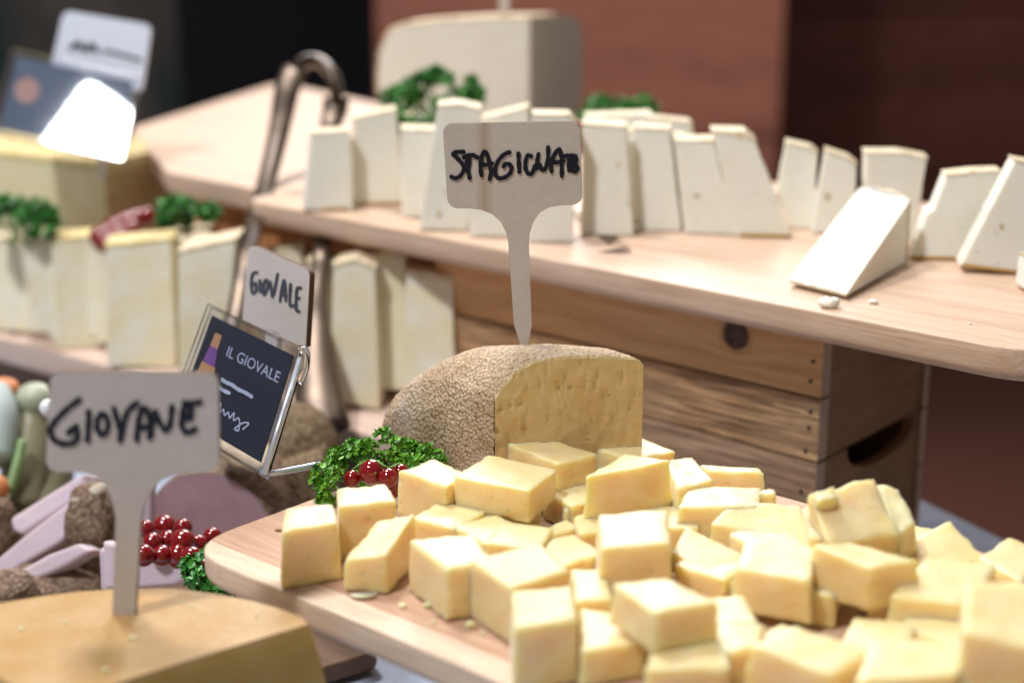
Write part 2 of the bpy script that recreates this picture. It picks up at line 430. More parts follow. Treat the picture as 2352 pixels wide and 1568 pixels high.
# raised board
E1, E2 = Z(781, 501, ZB2), Z(2100, 759, ZB2)
u2 = (E2 - E1).normalized(); v2 = Vector((-u2.y, u2.x, 0)); ang2 = math.atan2(u2.y, u2.x)
lc = Z(604, 447, ZB2)
s0 = (lc - E1).dot(u2); kL = E1 + u2 * (s0 + .002)
rc = Z(2352, 792, ZB2); s1 = (rc - E1).dot(u2) + .016; kR = E1 + u2 * s1
W2 = .27
B2c = [kL, kR, kR + v2 * W2, kL + v2 * W2]
cc = sum(B2c, Vector()) / 4
yl = lambda p: (Matrix.Rotation(-ang2, 3, 'Z') @ (p - cc)).y
st = [(0, (1.0, .97, .93)), (.10, (.98, .92, .88)), (.24, (1.02, .97, .95)), (.45, (.97, .92, .89)), (.7, (1, .95, .92))]
M['board2'] = wood('beech', (.76, .59, .46), (.50, .31, .19), ang2, 7, 110, .6, .42, .45, strips=dict(lo=yl(kL), hi=yl(kL + v2 * W2), stops=st), seed=.3)
TH2 = .0145
board('raised_board', B2c, [.018, .03, .03, .018], TH2, M['board2'], 'long wooden board on the crate carrying white cheese wedges', rr=.006)

# ------------------------------------------------------------ crate under the raised board
zct = ZB2 - TH2 - .0006
cP = D(1893, 779, .690); cP.z = 0
uc, vc = dirv(-42.5), dirv(49.5)
CL, CD = .250, .114
origin = cP - uc * CL
crate = empty('wooden_crate', (origin.x, origin.y, ZT), 'weathered wooden crate with hand slot under the raised board', 'crate')
org = Vector((origin.x, origin.y, ZT))
nf = Vector((-uc.y, uc.x, 0)); nf = -nf if nf.y > 0 else nf     # outward normal of the front
def cz(px, py):          # height of a pixel on the crate front plane
    return PL(px, py, cP, nf).z
s1z, s2z = cz(1887, 918), cz(1871, 1063)
knot = PL(1690, 768, cP, nf) - org
tf = .0085
mats = [wood('pine_plank', (.82, .50, .25), (.56, .27, .10), R(-42.5), 5, 110, .9, .6, .35, knots=[(knot.x, knot.y, knot.z, .0075)], seed=.1),
        wood('weathered_plank', (.84, .52, .28), (.52, .26, .11), R(-42.5), 8, 150, .75, .75, .6, weather=1.0, seed=.8),
        wood('old_plank', (.66, .42, .26), (.40, .22, .12), R(-42.5), 7, 130, .8, .75, .5, weather=.8, seed=1.4)]
lev = [zct, s1z, s2z, s2z - (s1z - s2z), ZT]
M['end_grain'] = wood('end_grain', (.62, .44, .32), (.40, .26, .18), R(49.5), 60, 60, .6, .8, .5)
M['crate_side'] = wood('crate_side_wood', (.38, .20, .10), (.22, .10, .05), R(49.5), 6, 60, .7, .7, .3)
def cbox(name, s0, s1, t0, t1, z0, z1, mat, parent=None, bev=.0007):
    """box in crate axes: s along the front, t into the depth"""
    P = [cP - uc * (CL - s) + vc * t for s, t in ((s0, t0), (s1, t0), (s1, t1), (s0, t1))]
    return prism(name, [Vector((p.x, p.y, z0)) for p in P], Vector((0, 0, z1 - z0)), mat, parent or crate, bev)
for i in range(4):
    top, bot = lev[i], lev[i + 1]
    if top - bot < .004: continue
    for o_ in (cbox('front_plank', 0, CL, 0, tf, bot + .0005, top - .0005, mats[min(i, 2)]), cbox('back_plank', 0, CL, CD - .006, CD, bot + .0005, top - .0005, M['crate_side'])):
        o_.data.materials.append(M['end_grain'])
        for f in o_.data.polygons:
            if f.normal.dot(uc) > .9: f.material_index = 1
cbox('bottom_board', .01, CL - .01, tf + .001, CD - .008, ZT, ZT + .008, M['crate_side'])
cbox('top_board', .01, CL - .01, tf + .001, CD - .008, zct - .006, zct - .0005, M['crate_side'])
cbox('end_panel', .002, .008, tf + .0005, CD - .0065, ZT, zct, M['crate_side'])
# right side: two boards with the half-moon hand slot between
sn = uc.copy()
sideP = cP - uc * .002
def spx(px, py): return PL(px, py, sideP, sn)
def side_piece(pts, th=.006):
    q = [spx(*p) for p in pts]; return q
t0s, t1s = tf + .0005, CD - .0065
def sp_(t, z): p = sideP + vc * t; return Vector((p.x, p.y, z))
def tz(px, py): p = spx(px, py); return (p - sideP).dot(vc), p.z
ta, za = tz(1950, 1032); tb_, zb_ = tz(2138, 938)
seam = (za + zb_) / 2
ta = max(ta, t0s + .01); tb_ = min(tb_, t1s - .002)
prism('side_board', [sp_(t0s, seam + .0004), sp_(t1s, seam + .0004), sp_(t1s, zct), sp_(t0s, zct)], -uc * .006, M['crate_side'], crate, .0006)
slot = [(ta + (tb_ - ta) * (1 - math.cos(math.pi * k / 12)) / 2, seam - .016 * math.sin(math.pi * k / 12) ** .8) for k in range(13)]
prism('side_board', [sp_(t0s, ZT), sp_(t1s, ZT), sp_(t1s, seam - .0004)] + [sp_(a, b - .0004) for a, b in reversed(slot)] + [sp_(t0s, seam - .0004)], -uc * .006, M['crate_side'], crate)
for (px, py) in ((1868, 830), (1862, 875), (1862, 945), (1858, 982), (1850, 1035), (1840, 1128)):
    p = PL(px, py, cP, nf)
    sphere('nail', p, .0011, plain('nail', (.04, .035, .03), .5, Metallic=.7) if 'nail' not in M else M['nail'], crate, sc_=(1, 1, .8), seg=8, rings=6)
    M['nail'] = bpy.data.materials['nail']

# ------------------------------------------------------------ far left: board on a brown crate, middle board
Tc = Z(385, 395, ZB2)
uT = dirv(-43.5)
Tf = Z(640, 190, ZB2); Tl = Z(300, 295, ZB2)
TB = [Tc, Tc + uT * .42, Z(980, 262, ZB2), Tf, Tl]
M['board3'] = wood('beech_far', (.68, .49, .37), (.52, .36, .28), R(-43.5), 4, 40, .7, .55, .15, seed=2.1)
board('far_board', TB, [.02, .02, .03, .015, .05], .016, M['board3'], 'empty pinkish wooden board at the back left beyond the tongs', rr=.004)
fc = empty('brown_crate', (Tc.x, Tc.y, ZT), 'orange brown wooden crate under the far board at the left', 'crate')
M['brown'] = wood('brown_crate_wood', (.62, .29, .13), (.45, .18, .07), R(-43.5), 4, 40, .7, .6, .3)
a0 = Tc + uT * -.0 + Vector((-uT.y, uT.x, 0)) * .012
vT = Vector((-uT.y, uT.x, 0))
for i in range(3):
    h0 = ZT + i * .047; h1 = min(h0 + .046, ZB2 - .0166)
    for (o_, uu, vv) in ((a0, uT * .36, vT * .008), (a0 + vT * .16, uT * .36, vT * .008)):
        P = [o_, o_ + uu, o_ + uu + vv, o_ + vv]
        prism('plank', [Vector((p.x, p.y, h0)) for p in P], Vector((0, 0, h1 - h0)), M['brown'], fc, .001)
    for o_ in (a0 + vT * .0085, a0 + uT * .352 + vT * .0085):
        P = [o_, o_ + uT * .008, o_ + uT * .008 + vT * .151, o_ + vT * .151]
        prism('plank', [Vector((p.x, p.y, h0)) for p in P], Vector((0, 0, h1 - h0)), M['brown'], fc, .001)
# middle board
m1, m2 = Z(0, 775, ZM), Z(800, 985, ZM)
uM = (m2 - m1).normalized(); vM = Vector((-uM.y, uM.x, 0))
k = m2 + uM * .10
MB_ = [m1 - uM * .30, k, k + vM * .20, m1 - uM * .30 + vM * .22]
M['board4'] = wood('beech_mid', (.68, .52, .44), (.54, .36, .27), math.atan2(uM.y, uM.x), 5, 60, .6, .55, .2, seed=3.3)
board('middle_board', MB_, [.02, .03, .02, .02], .018, M['board4'], 'low wooden board on the left with cream cheese wedges', rr=.004)
mr = empty('low_riser', (m1.x, m1.y, ZT), 'dark low wooden riser under the middle board', 'riser')
P = [m1 - uM * .25 + vM * .015, k - uM * .03 + vM * .015, k - uM * .03 + vM * .17, m1 - uM * .25 + vM * .17]
for i in range(2):
    hz = (ZM - .0186 - ZT) / 2
    prism('plank', [Vector((p.x, p.y, ZT + i * hz + .0003)) for p in P], Vector((0, 0, hz - .0006)), M['crate_dark'], mr, .001)

# ------------------------------------------------------------ cheese cubes
def hexa(name, P8, mat, seed, bev=.0008, rough_=.00040, N=12, label=None, group=None, cat='cheese cube', dents=.0006):
    """P8: top 4 then bottom 4 (same order). Grid on each face, rounded edges, torn relief"""
    top, bot = P8[:4], P8[4:]
    def tri(a, b, c):
        t = (top[0] * (1 - a) + top[1] * a) * (1 - b) + (top[3] * (1 - a) + top[2] * a) * b
        q = (bot[0] * (1 - a) + bot[1] * a) * (1 - b) + (bot[3] * (1 - a) + bot[2] * a) * b
        return t * c + q * (1 - c)
    idx = {}; V = []; Fc = []
    cen = sum(P8, Vector()) / 8
    szx, szy, szz = (top[0] - top[1]).length, (top[0] - top[3]).length, (top[0] - bot[0]).length
    g = [0] + [.03] + [i / (N - 2) for i in range(1, N - 2)] + [.97, 1]
    def inset(i, j, k):
        a, b, c = g[i], g[j], g[k]
        # round: pull edge vertices in
        e = [(a in (0, 1)), (b in (0, 1)), (c in (0, 1))]
        if sum(e) >= 2:
            f = .30 if sum(e) == 2 else .45
            if e[0]: a += (bev * f / szx) * (1 if a == 0 else -1)
            if e[1]: b += (bev * f / szy) * (1 if b == 0 else -1)
            if e[2]: c += (bev * f / szz) * (1 if c == 0 else -1)
        return tri(a, b, c)
    n = len(g)
    def vid(i, j, k):
        if (i, j, k) not in idx:
            p = inset(i, j, k); d = (p - cen).normalized()
            q = (p + Vector((seed * 1.7, seed * .9, seed * 2.3)))
            o1 = noise.noise(q * 130) * dents + noise.noise(q * 420) * rough_
            edge = (i in (0, 1, n - 2, n - 1)) + (j in (0, 1, n - 2, n - 1)) + (k in (0, 1, n - 2, n - 1))
            if edge >= 2: o1 -= abs(noise.noise(q * 700)) * rough_ * 2.2
            V.append(p + d * o1); idx[(i, j, k)] = len(V) - 1
        return idx[(i, j, k)]
    for a in range(n - 1):
        for b in range(n - 1):
            for (q, fx) in ((0, 0), (n - 1, 0), (0, 1), (n - 1, 1), (0, 2), (n - 1, 2)):
                cs = [(a, b), (a + 1, b), (a + 1, b + 1), (a, b + 1)]
                if fx == 0: ids = [vid(q, x, y) for x, y in cs]
                elif fx == 1: ids = [vid(x, q, y) for x, y in cs]
                else: ids = [vid(x, y, q) for x, y in cs]
                Fc.append(ids)
    o = mk(name, V, Fc, mat, None, None, True)
    return tag(o, label, cat, group)

CG = 'pale yellow cheese cubes heaped on the near board'
def cube(quad, base_py, label, zb=0.0, drop=None, dh=(0, 0, 0, 0), spread=.04, h=None, mat='cube', s=None):
    """quad: top corners in pixels BL, BR, FR, FL; base_py: pixel row where the nearest upright edge meets z"""
    zbase = ZB1 + zb
    qx, qy = sum(q[0] for q in quad) / 4, sum(q[1] for q in quad) / 4
    if cube.n > 3: quad = [(qx + (a - qx) * 1.11, qy + (b - qy) * 1.07) for a, b in quad]
    near = max(range(4), key=lambda i: quad[i][1]); pt = quad[near]
    if h is None:
        lo_, hi_ = .002, .05
        for _ in range(40):
            mid = (lo_ + hi_) / 2; p = Z(pt[0], pt[1], zbase + mid); b = Vector((p.x, p.y, zbase))
            if proj(b)[1] > base_py: hi_ = mid
            else: lo_ = mid
        h = lo_
    T = [Z(q[0], q[1], zbase + h + dh[i]) for i, q in enumerate(quad)]
    c = sum(T, Vector()) / 4
    dz = drop if drop else h
    B = []
    for t in T:
        p = c + (t - c) * (1.05 + spread); B.append(Vector((p.x, p.y, zbase + h - dz)))
    for b in B: b.z = max(b.z, ZB1 + .0004)
    cube.n += 1
    return hexa('cheese_cube', T + B, M[mat], s or cube.n * 3.1, label=label, group=CG)
cube.n = 0

cube([(655,1164),(765,1154),(775,1199),(648,1219)], 1352, 'tall cheese cube at the left tip of the near board', spread=.10)
cube([(773,1121),(886,1108),(911,1150),(777,1162)], 1289, 'cheese cube just below the redcurrants and parsley', spread=-.02)
cube([(868,1194),(954,1178),(888,1272),(791,1285)], 1385, 'cheese cube standing on a slant edge with pointed top, front row second from the left', dh=(.002,.004,-.001,-.004))
cube([(1000,1052),(1078,1090),(1024,1117),(914,1079)], 1221, 'cheese cube right of the redcurrants, in front of the brown rind', zb=.002, spread=.0)
cube([(1126,1044),(1269,1077),(1211,1123),(1053,1092)], 1203, 'broad cheese block resting on others below the textured wedge', zb=.010, spread=-.06)
cube([(1235,998),(1361,1040),(1277,1062),(1140,1004)], 1160, 'cheese block leaning on the cut face of the textured wedge', zb=.006, spread=.03)
cube([(1434,988),(1542,1035),(1454,1050),(1342,1020)], 1120, 'rough topped cheese cube beside the right end of the textured wedge', zb=.006, spread=.0)
cube([(1436,1042),(1534,1056),(1466,1072),(1354,1092)], 1210, 'tall bright cheese cube showing one pale and one orange side, centre of the heap', zb=.010, dh=(.0,.0,0,-.002), spread=.0)
cube([(1588,1050),(1634,1100),(1556,1118),(1531,1057)], 1215, 'crumbly topped cheese cube behind the heap centre, near the crate', zb=.004)
cube([(1614,1066),(1738,1074),(1747,1085),(1636,1080)], 1150, 'thin flat cheese slab lying in front of the crate planks', zb=.0)
cube([(1736,1126),(1776,1124),(1780,1134),(1738,1134)], 1160, 'very small cheese cubelet poking out below the crate', h=.018, drop=.018)
cube([(1592,1116),(1738,1120),(1735,1160),(1568,1162)], 1238, 'wide cheese cube with crusty top right of the heap centre', zb=.006)
cube([(1690,1150),(1828,1160),(1862,1240),(1645,1202)], 1275, 'large sloping cheese piece below the crate corner', zb=.010, dh=(.004,.003,-.003,0), drop=.022)
cube([(1581,1211),(1700,1272),(1677,1333),(1550,1268)], 1384, 'tilted cheese cube with broad pale top right of the centre cube', zb=.006, dh=(.004,0,-.003,0))
cube([(1723,1231),(1868,1258),(1852,1330),(1700,1302)], 1432, 'big square cheese cube in the middle of the right half', zb=.004, dh=(.003,.003,0,0))
cube([(1381,1181),(1527,1171),(1532,1242),(1388,1256)], 1350, 'cheese cube with white smooth top in the middle of the heap', zb=.010, drop=.030)
cube([(1080,1226),(1128,1285),(1027,1303),(950,1240)], 1428, 'cheese cube with its corner toward us, third in the front row', spread=.02)
cube([(1235,1246),(1298,1306),(1178,1346),(1090,1286)], 1485, 'longest cheese cube of the front row with corner edge on the board', spread=.0)
cube([(1315,1226),(1378,1268),(1294,1296),(1238,1242)], 1345, 'cheese cube squeezed behind the longest front row cube', zb=.004)
cube([(1182,1358),(1307,1346),(1317,1419),(1188,1438)], 1590, 'upright cheese cube cut by the bottom edge, nearest the board rim', spread=.03)
cube([(1315,1308),(1385,1308),(1402,1372),(1325,1376)], 1440, 'small cheese cube in the gap left of the stacked pair', zb=.004)
cube([(1334,1398),(1410,1404),(1478,1468),(1340,1490)], 1580, 'low cheese cube at the bottom between two upright ones', spread=.02)
cube([(1527,1327),(1636,1378),(1504,1402),(1419,1340)], 1500, 'cheese cube on top of another in the bottom centre', zb=.014)
cube([(1510,1462),(1650,1470),(1668,1528),(1492,1532)], 1640, 'lower cheese cube under the bottom centre one', spread=.02)
cube([(1950,1244),(2098,1284),(1996,1300),(1877,1252)], 1402, 'cheese cube with wide pale left side and dark hollow beneath', zb=.010, dh=(0,0,0,.001))
cube([(2180,1197),(2254,1280),(2150,1330),(2063,1258)], 1380, 'cheese cube with raised pointed corner near the white cloth', zb=.004, dh=(.007,0,-.004,0))
cube([(2129,1286),(2278,1296),(2228,1386),(2058,1366)], 1462, 'six sided looking cheese cube at the right with small dimple', zb=.006, dh=(.002,.002,-.001,0))
cube([(2320,1234),(2410,1268),(2345,1330),(2257,1280)], 1400, 'cheese cube farthest right beside the cloth', zb=.004)
cube([(2225,1336),(2385,1340),(2400,1486),(2222,1450)], 1640, 'large blurred cheese cube in the lower right corner', zb=.014, dh=(.006,.006,-.002,-.001))
cube([(1830,1440),(1988,1492),(1905,1545),(1735,1480)], 1660, 'cheese cube cut by the bottom edge below the dark hollow', zb=.004, dh=(.002,0,-.002,0))
cube([(1968,1418),(2095,1432),(2075,1505),(1930,1498)], 1600, 'cheese cube behind the bottom right pair', zb=.0)
cube([(2010,1472),(2205,1470),(2190,1545),(1978,1560)], 1680, 'wide cheese cube at the bottom right left of the corner one', zb=.006)
cube([(1650,1425),(1750,1432),(1745,1478),(1655,1502)], 1600, 'narrow cheese cube in the shade between the bottom ones')
cube([(1137,1204),(1225,1208),(1235,1236),(1142,1250)], 1300, 'crumbly low cheese piece in the hollow under the broad block')
cube([(1296,1160),(1362,1142),(1372,1160),(1300,1172)], 1230, 'thin cheese edge peeping out left of the bright centre cube', zb=.0)
cube([(1320,1186),(1372,1166),(1385,1216),(1335,1222)], 1290, 'small cheese cube hidden left of the white topped cube')
cube([(1232,1222),(1300,1192),(1322,1210),(1242,1238)], 1290, 'thin slanting cheese slice in the hollow of the heap')
# stuck-together chunk standing high at the right
def tilted(quad, hs, shift, label, seed):
    T = [Z(q[0], q[1], ZB1 + h_) for q, h_ in zip(quad, hs)]
    return hexa('cheese_cube', T + [t + Vector(shift) for t in T], M['cube'], seed, label=label, group=CG, dents=.0016, rough_=.0005)
tilted([(1852,1136),(2008,1092),(2066,1226),(1908,1254)], (.034, .035, .022, .022), (.002, .008, -.020), 'big pale cheese chunk tilted toward us below the crate side', 71)
tilted([(2012,1112),(2062,1120),(2104,1200),(2060,1232)], (.032, .031, .024, .021), (.004, .008, -.018), 'rough cheese cube stuck to the right flank of the tilted chunk', 73)
tilted([(1868,1124),(1918,1112),(1930,1140),(1880,1150)], (.036, .036, .034, .034), (0, .004, -.010), 'small cheese lump on the upper edge of the tilted chunk', 75)
cube([(1850,1165),(1900,1140),(1925,1235),(1862,1230)], 1280, 'narrow cheese piece at the left flank of the tilted chunk', h=.022, dh=(.004,.006,0,0))
cube([(2098,1205),(2140,1212),(2150,1250),(2085,1250)], 1310, 'small cheese cube behind the raised pointed one', zb=0)
# lower layer, seen only in the gaps
LOW = [(1085,1178,'half hidden cheese cube in the gap left of the broad block'), (1128,1212,'half hidden cheese cube in the hollow behind the third front cube'), (1195,1226,'half hidden cheese cube in the hollow behind the longest front cube'), (1165,1150,'half hidden cheese cube right under the broad block'), (1030,1180,'half hidden cheese cube under the one right of the redcurrants'), 
 (1655,1400,'half hidden cheese cube right of the stacked pair'), (1810,1475,'half hidden cheese cube at the foot of the big square cube'),
 (1545,1185,'half hidden cheese cube behind the white topped one'), (1765,1235,'half hidden cheese cube below the sloping piece'),
 (2150,1430,'half hidden cheese cube under the dimpled one'), (2290,1425,'half hidden cheese cube under the corner one'),
 (1950,1260,'half hidden cheese cube under the tilted chunk'), (2060,1345,'half hidden cheese cube in the dark hollow'),
 (1330,1130,'half hidden cheese cube under the block leaning on the wedge'),
 (1500,1120,'half hidden cheese cube under the bright centre cube'), (1660,1155,'half hidden cheese cube under the wide crusty one'),
 (1640,1290,'half hidden cheese cube under the tilted broad top one'), (1560,1440,'half hidden cheese cube behind the stacked pair'),
 (1870,1190,'half hidden cheese cube left of the tilted chunk'),
 (1860,1330,'half hidden cheese cube left of the dark hollow'),
 
 
 (2330,1370,'half hidden cheese cube at the right picture edge'), (1985,1185,'half hidden cheese cube behind the tilted chunk')]
for i, (px, py, lab) in enumerate(LOW):
    hh = .0105 + .0015 * (i % 3)
    p = Z(px, py, ZB1 + hh); a = (i * 37) % 90; s_ = .0105
    q = [p + dirv(a + 45 + 90 * k) * s_ * 1.3 for k in range(4)][::-1]
    B = [Vector((v.x, v.y, ZB1 + .0004)) for v in q]
    hexa('cheese_cube', q + B, M['cube'], 50 + i, label=lab, group=CG)

# ------------------------------------------------------------ textured wedge under the STAGIONATO tag
P1 = Z(1137, 1145, ZB1); P2 = Z(1472, 1122, ZB1); P3 = Z(888, 1012, ZB1)
P4 = P2 + (P3 - P1) * .95
hW = .0535
wl = empty('aged_cheese_wedge', (P1 + P2 + P3 + P4) / 4, 'aged cheese piece with rough tan rind and amber cut face under the STAGIONATO tag', 'cheese')
def wedge_pt(u, th, s=1.0):
    """u 0..1 left to right, th 0..pi/2 from the top of the cut face to the back foot"""
    a = P1 + (P2 - P1) * u; b = P3 + (P4 - P3) * u
    # rounded shoulder near both ends
    e = 1.0
    if u < .34: e = 1 - .23 * (1 - u / .34) ** 2.2
    if u > .93: e = 1 - .05 * ((u - .93) / .07) ** 2
    e *= 1 + .045 * math.sin(math.pi * min(1, u * 1.0))
    r = 1 + .0
    ww = math.sin(th) ** .90; z = math.cos(th) ** .80
    return Vector((a.x + (b.x - a.x) * ww, a.y + (b.y - a.y) * ww, ZB1 + hW * e * z * r))
NU, NT = 70, 44
V, Fr = [], []
for j in range(NT + 1):
    for i in range(NU + 1):
        u = i / NU; p = wedge_pt(u, math.pi / 2 * j / NT)
        q = p * 260
        k_ = noise.noise(q) * .00045 + abs(noise.noise(q * 2.3)) * .0005 + noise.noise(p * 60) * .0007
        c = (P1 + P2) / 2 + (P3 - P1) * .3; c.z = ZB1 + .02
        p = p + (p - c).normalized() * k_
        V.append(p)
for j in range(NT):
    for i in range(NU):
        Fr.append([j * (NU + 1) + i, j * (NU + 1) + i + 1, (j + 1) * (NU + 1) + i + 1, (j + 1) * (NU + 1) + i])
# left flat end
nl = 16
ends = []
base0 = len(V)
for j in range(NT + 1):
    pe = V[j * (NU + 1)]
    for k in range(1, nl + 1):
        f = k / nl; p = Vector((pe.x, pe.y, pe.z * (1 - f) + ZB1 * f))
        q = p * 260; nrm = (P1 - P2).normalized()
        p = p + nrm * (noise.noise(q) * .0005 + abs(noise.noise(q * 2.1)) * .0007 + .0045 * math.sin(math.pi * min(1, f * 1.0)) * math.sin(math.pi * (.95 * j / NT)))
        V.append(p)
for j in range(NT):
    for k in range(nl):
        a_ = j * (NU + 1) if k == 0 else base0 + j * nl + k - 1
        b_ = (j + 1) * (NU + 1) if k == 0 else base0 + (j + 1) * nl + k - 1
        Fr.append([a_, b_, base0 + (j + 1) * nl + k, base0 + j * nl + k])
# right end
rb = len(V)
for j in range(NT + 1):
    p = V[j * (NU + 1) + NU]; V.append(Vector((p.x, p.y, ZB1)))
for j in range(NT): Fr.append([j * (NU + 1) + NU, (j + 1) * (NU + 1) + NU, rb + j + 1, rb + j])
ro = mk('rind', V, Fr, M['tan_rind'], wl, None, True)
# cut face slightly proud inside the rind outline
V2 = []; F2 = []; nr = 24
nrm = (P2 - P1).cross(Vector((0, 0, 1))).normalized()
if nrm.y > 0: nrm = -nrm
for i in range(NU + 1):
    u = .001 + .994 * i / NU; t = wedge_pt(u, 0); t.z -= .0008
    for k in range(nr + 1):
        f = k / nr; p = Vector((t.x, t.y, t.z * (1 - f) + (ZB1 + .0003) * f))
        q = p * 230
        V2.append(p + nrm * (.0006 + noise.noise(q) * .0004 + max(0, noise.noise(q * 2.2) - .25) * -.0022))
for i in range(NU):
    for k in range(nr): a_ = i * (nr + 1) + k; F2.append([a_, a_ + 1, a_ + nr + 2, a_ + nr + 1])
# rim back to rind
mk('cut_face', V2, F2, M['aged'], wl, None, True)
rim = []; rf = []
for i in range(NU + 1):
    a_ = V2[i * (nr + 1)]; u = i / NU; b_ = V[i] + nrm * .0
    rim += [a_, b_]
for i in range(NU): rf.append([2 * i, 2 * i + 2, 2 * i + 3, 2 * i + 1])
n0 = len(rim)
for k in range(nr + 1): 
    z_ = V2[k].z; rim += [V2[k], Vector((P1.x, P1.y, z_)), V2[NU * (nr + 1) + k], Vector((P2.x, P2.y, z_))]
for k in range(nr):
    for s_ in (0, 2): a_ = n0 + 4 * k + s_; rf.append([a_, a_ + 4, a_ + 5, a_ + 1])
mk('rind_edge', rim, rf, M['aged'], wl, None, False)

# ------------------------------------------------------------ tags
def strokes_mesh(name, strokes, width, conv, nrm, mat, parent, smooth_n=5):
    V, Fc = [], []
    off = nrm * .00035
    for si, st_ in enumerate(strokes):
        wd = width
        if isinstance(st_, tuple): st_, wd = st_
        pts = [Vector((a, b, 0)) for a, b in st_]
        if len(pts) > 2: pts = catmull(pts, smooth_n)
        def disc(p, r):
            n0 = len(V)
            for k in range(10):
                a = 2 * math.pi * k / 10; V.append((p.x + r * math.cos(a), p.y + r * math.sin(a)))
            Fc.append(list(range(n0, n0 + 10)))
        for i, p in enumerate(pts):
            r = wd / 2 * (1 + .10 * math.sin(i * 1.3 + si)); disc(p, r)
            if i < len(pts) - 1:
                q = pts[i + 1]; t = (q - p)
                if t.length < 1e-6: continue
                t.normalize(); s_ = Vector((-t.y, t.x, 0)); r2 = r
                n0 = len(V)
                for c_ in (p + s_ * r, q + s_ * r2, q - s_ * r2, p - s_ * r): V.append((c_.x, c_.y))
                Fc.append([n0, n0 + 1, n0 + 2, n0 + 3])
    W = [conv(x, y) + off for x, y in V]
    # tiny steps so that no two overlapping faces share a plane
    cnt = {}
    for fi, f in enumerate(Fc):
        for vi in f: W[vi] = W[vi] + nrm * (fi % 40) * 1.5e-6
    return mk(name, W, Fc, mat, parent)

def tag_sign(name, outline, p0, nrm, th, label, strokes, width, mat, cat='sign', group=None, edge=True):
    poly = [PL(x, y, p0, nrm) for x, y in outline]
    c = min(poly, key=lambda p: p.z)
    root = empty(name, c, label, cat, group)
    pl = prism('plate', poly, -nrm * th, mat, root, .00012)
    if edge:
        pl.data.materials.append(M['tagedge'])
        for f in pl.data.polygons:
            if abs(f.normal.dot(nrm)) < .5: f.material_index = 1
    if strokes: strokes_mesh('lettering', strokes, width, lambda x, y: PL(x, y, p0, nrm), nrm, M['ink'], root)
    return root
def arc(cx, cy, r, a0, a1, n=6): return [(cx + r * math.cos(R(a0 + (a1 - a0) * i / n)), cy + r * math.sin(R(a0 + (a1 - a0) * i / n))) for i in range(n + 1)]

# STAGIONATO (coordinates measured in the 2352 px wide picture)
o1 = arc(1042, 308, 24, 180, 268) + arc(1308, 304, 25, 272, 358) + arc(1314, 447, 24, 2, 85) + \
     [(1290, 472), (1262, 476), (1240, 488), (1225, 510), (1217, 535), (1215, 560), (1220, 700), (1222, 746), (1213, 793), (1196, 793), (1180, 745), (1173, 640), (1168, 560), (1163, 535), (1150, 510), (1130, 492), (1105, 482), (1078, 479)] + arc(1052, 454, 25, 95, 172)
pS = D(1205, 793, .612); nS = Vector((.05, -1, .0)).normalized()
zx = lambda X, Y: ((1090 + X / 6.19) * .91875, (350 + Y / 6.19) * .91875)      # zoomed crop to picture
stg = [[(430,185),(330,185),(265,215),(330,280),(410,370),(430,460),(380,550),(310,590),(240,570)],
       [(430,270),(500,240),(570,235),(640,270)], [(490,250),(480,350),(470,430),(500,500),(520,590)], [(520,260),(510,400),(490,470)],
       [(705,550),(690,450),(695,330),(720,220),(760,180),(800,250),(830,380),(850,500),(830,610)], [(710,390),(780,380),(870,360)],
       [(1140,190),(1060,220),(970,310),(920,430),(920,530),(970,590),(1060,580),(1140,520),(1170,430),(1140,380),(1070,370),(1045,410)],
       [(1275,210),(1280,350),(1290,490)],
       [(1470,250),(1420,240),(1385,330),(1385,450),(1430,520),(1480,520),(1510,460),(1530,400)],
       [(1585,220),(1565,330),(1560,440),(1600,380),(1640,460),(1690,440),(1730,300),(1735,110)],
       [(1785,490),(1780,400),(1810,270),(1880,160),(1920,160),(1940,280),(1945,420),(1945,560)], [(1820,350),(1900,340),(1980,320)],
       [(1990,250),(2080,240),(2160,250)], [(2060,260),(2055,380),(2060,470)], [(2090,260),(2170,290),(2150,350),(2100,360),(2160,380),(2190,440),(2150,490),(2090,450),(2100,330)], [(2100,300),(2130,420)]]
stg = [[zx(x, y) for x, y in s_] for s_ in stg]
def stained(px, wd):
    m = wood('tag_wood_stained', (.60, .54, .49), (.52, .44, .38), R(90), 3, 34, .5, .6, .12)
    nt = m.node_tree; b = nt.nodes['Principled BSDF']; src = b.inputs['Base Color'].links[0].from_socket
    co = nt.nodes.new('ShaderNodeTexCoord'); sx = nt.nodes.new('ShaderNodeSeparateXYZ'); nt.links.new(co.outputs['Object'], sx.inputs[0])
    org = min([PL(x, y, pS, nS) for x, y in o1], key=lambda p: p.z); x0 = PL(px, 300, pS, nS).x - org.x
    d = nt.nodes.new('ShaderNodeMath'); d.operation = 'SUBTRACT'; nt.links.new(sx.outputs[0], d.inputs[0]); d.inputs[1].default_value = x0
    a = nt.nodes.new('ShaderNodeMath'); a.operation = 'ABSOLUTE'; nt.links.new(d.outputs[0], a.inputs[0])
    rp = nt.nodes.new('ShaderNodeValToRGB'); rp.color_ramp.elements[0].color = (.7, .7, .7, 1); rp.color_ramp.elements[1].color = (0, 0, 0, 1); rp.color_ramp.elements[1].position = wd
    nt.links.new(a.outputs[0], rp.inputs[0]); mx = nt.nodes.new('ShaderNodeMixRGB'); nt.links.new(rp.outputs[0], mx.inputs[0]); nt.links.new(src, mx.inputs[1]); mx.inputs[2].default_value = (.42, .30, .18, 1)
    nt.links.new(mx.outputs[0], b.inputs['Base Color']); return m
M['tag_stained'] = stained(1112, .0022)
t1 = tag_sign('plant_tag', o1, pS, nS, .0022, 'grey beige wooden tag reading STAGIONATO stuck in the textured wedge', stg, 9.6, M['tag_stained'])

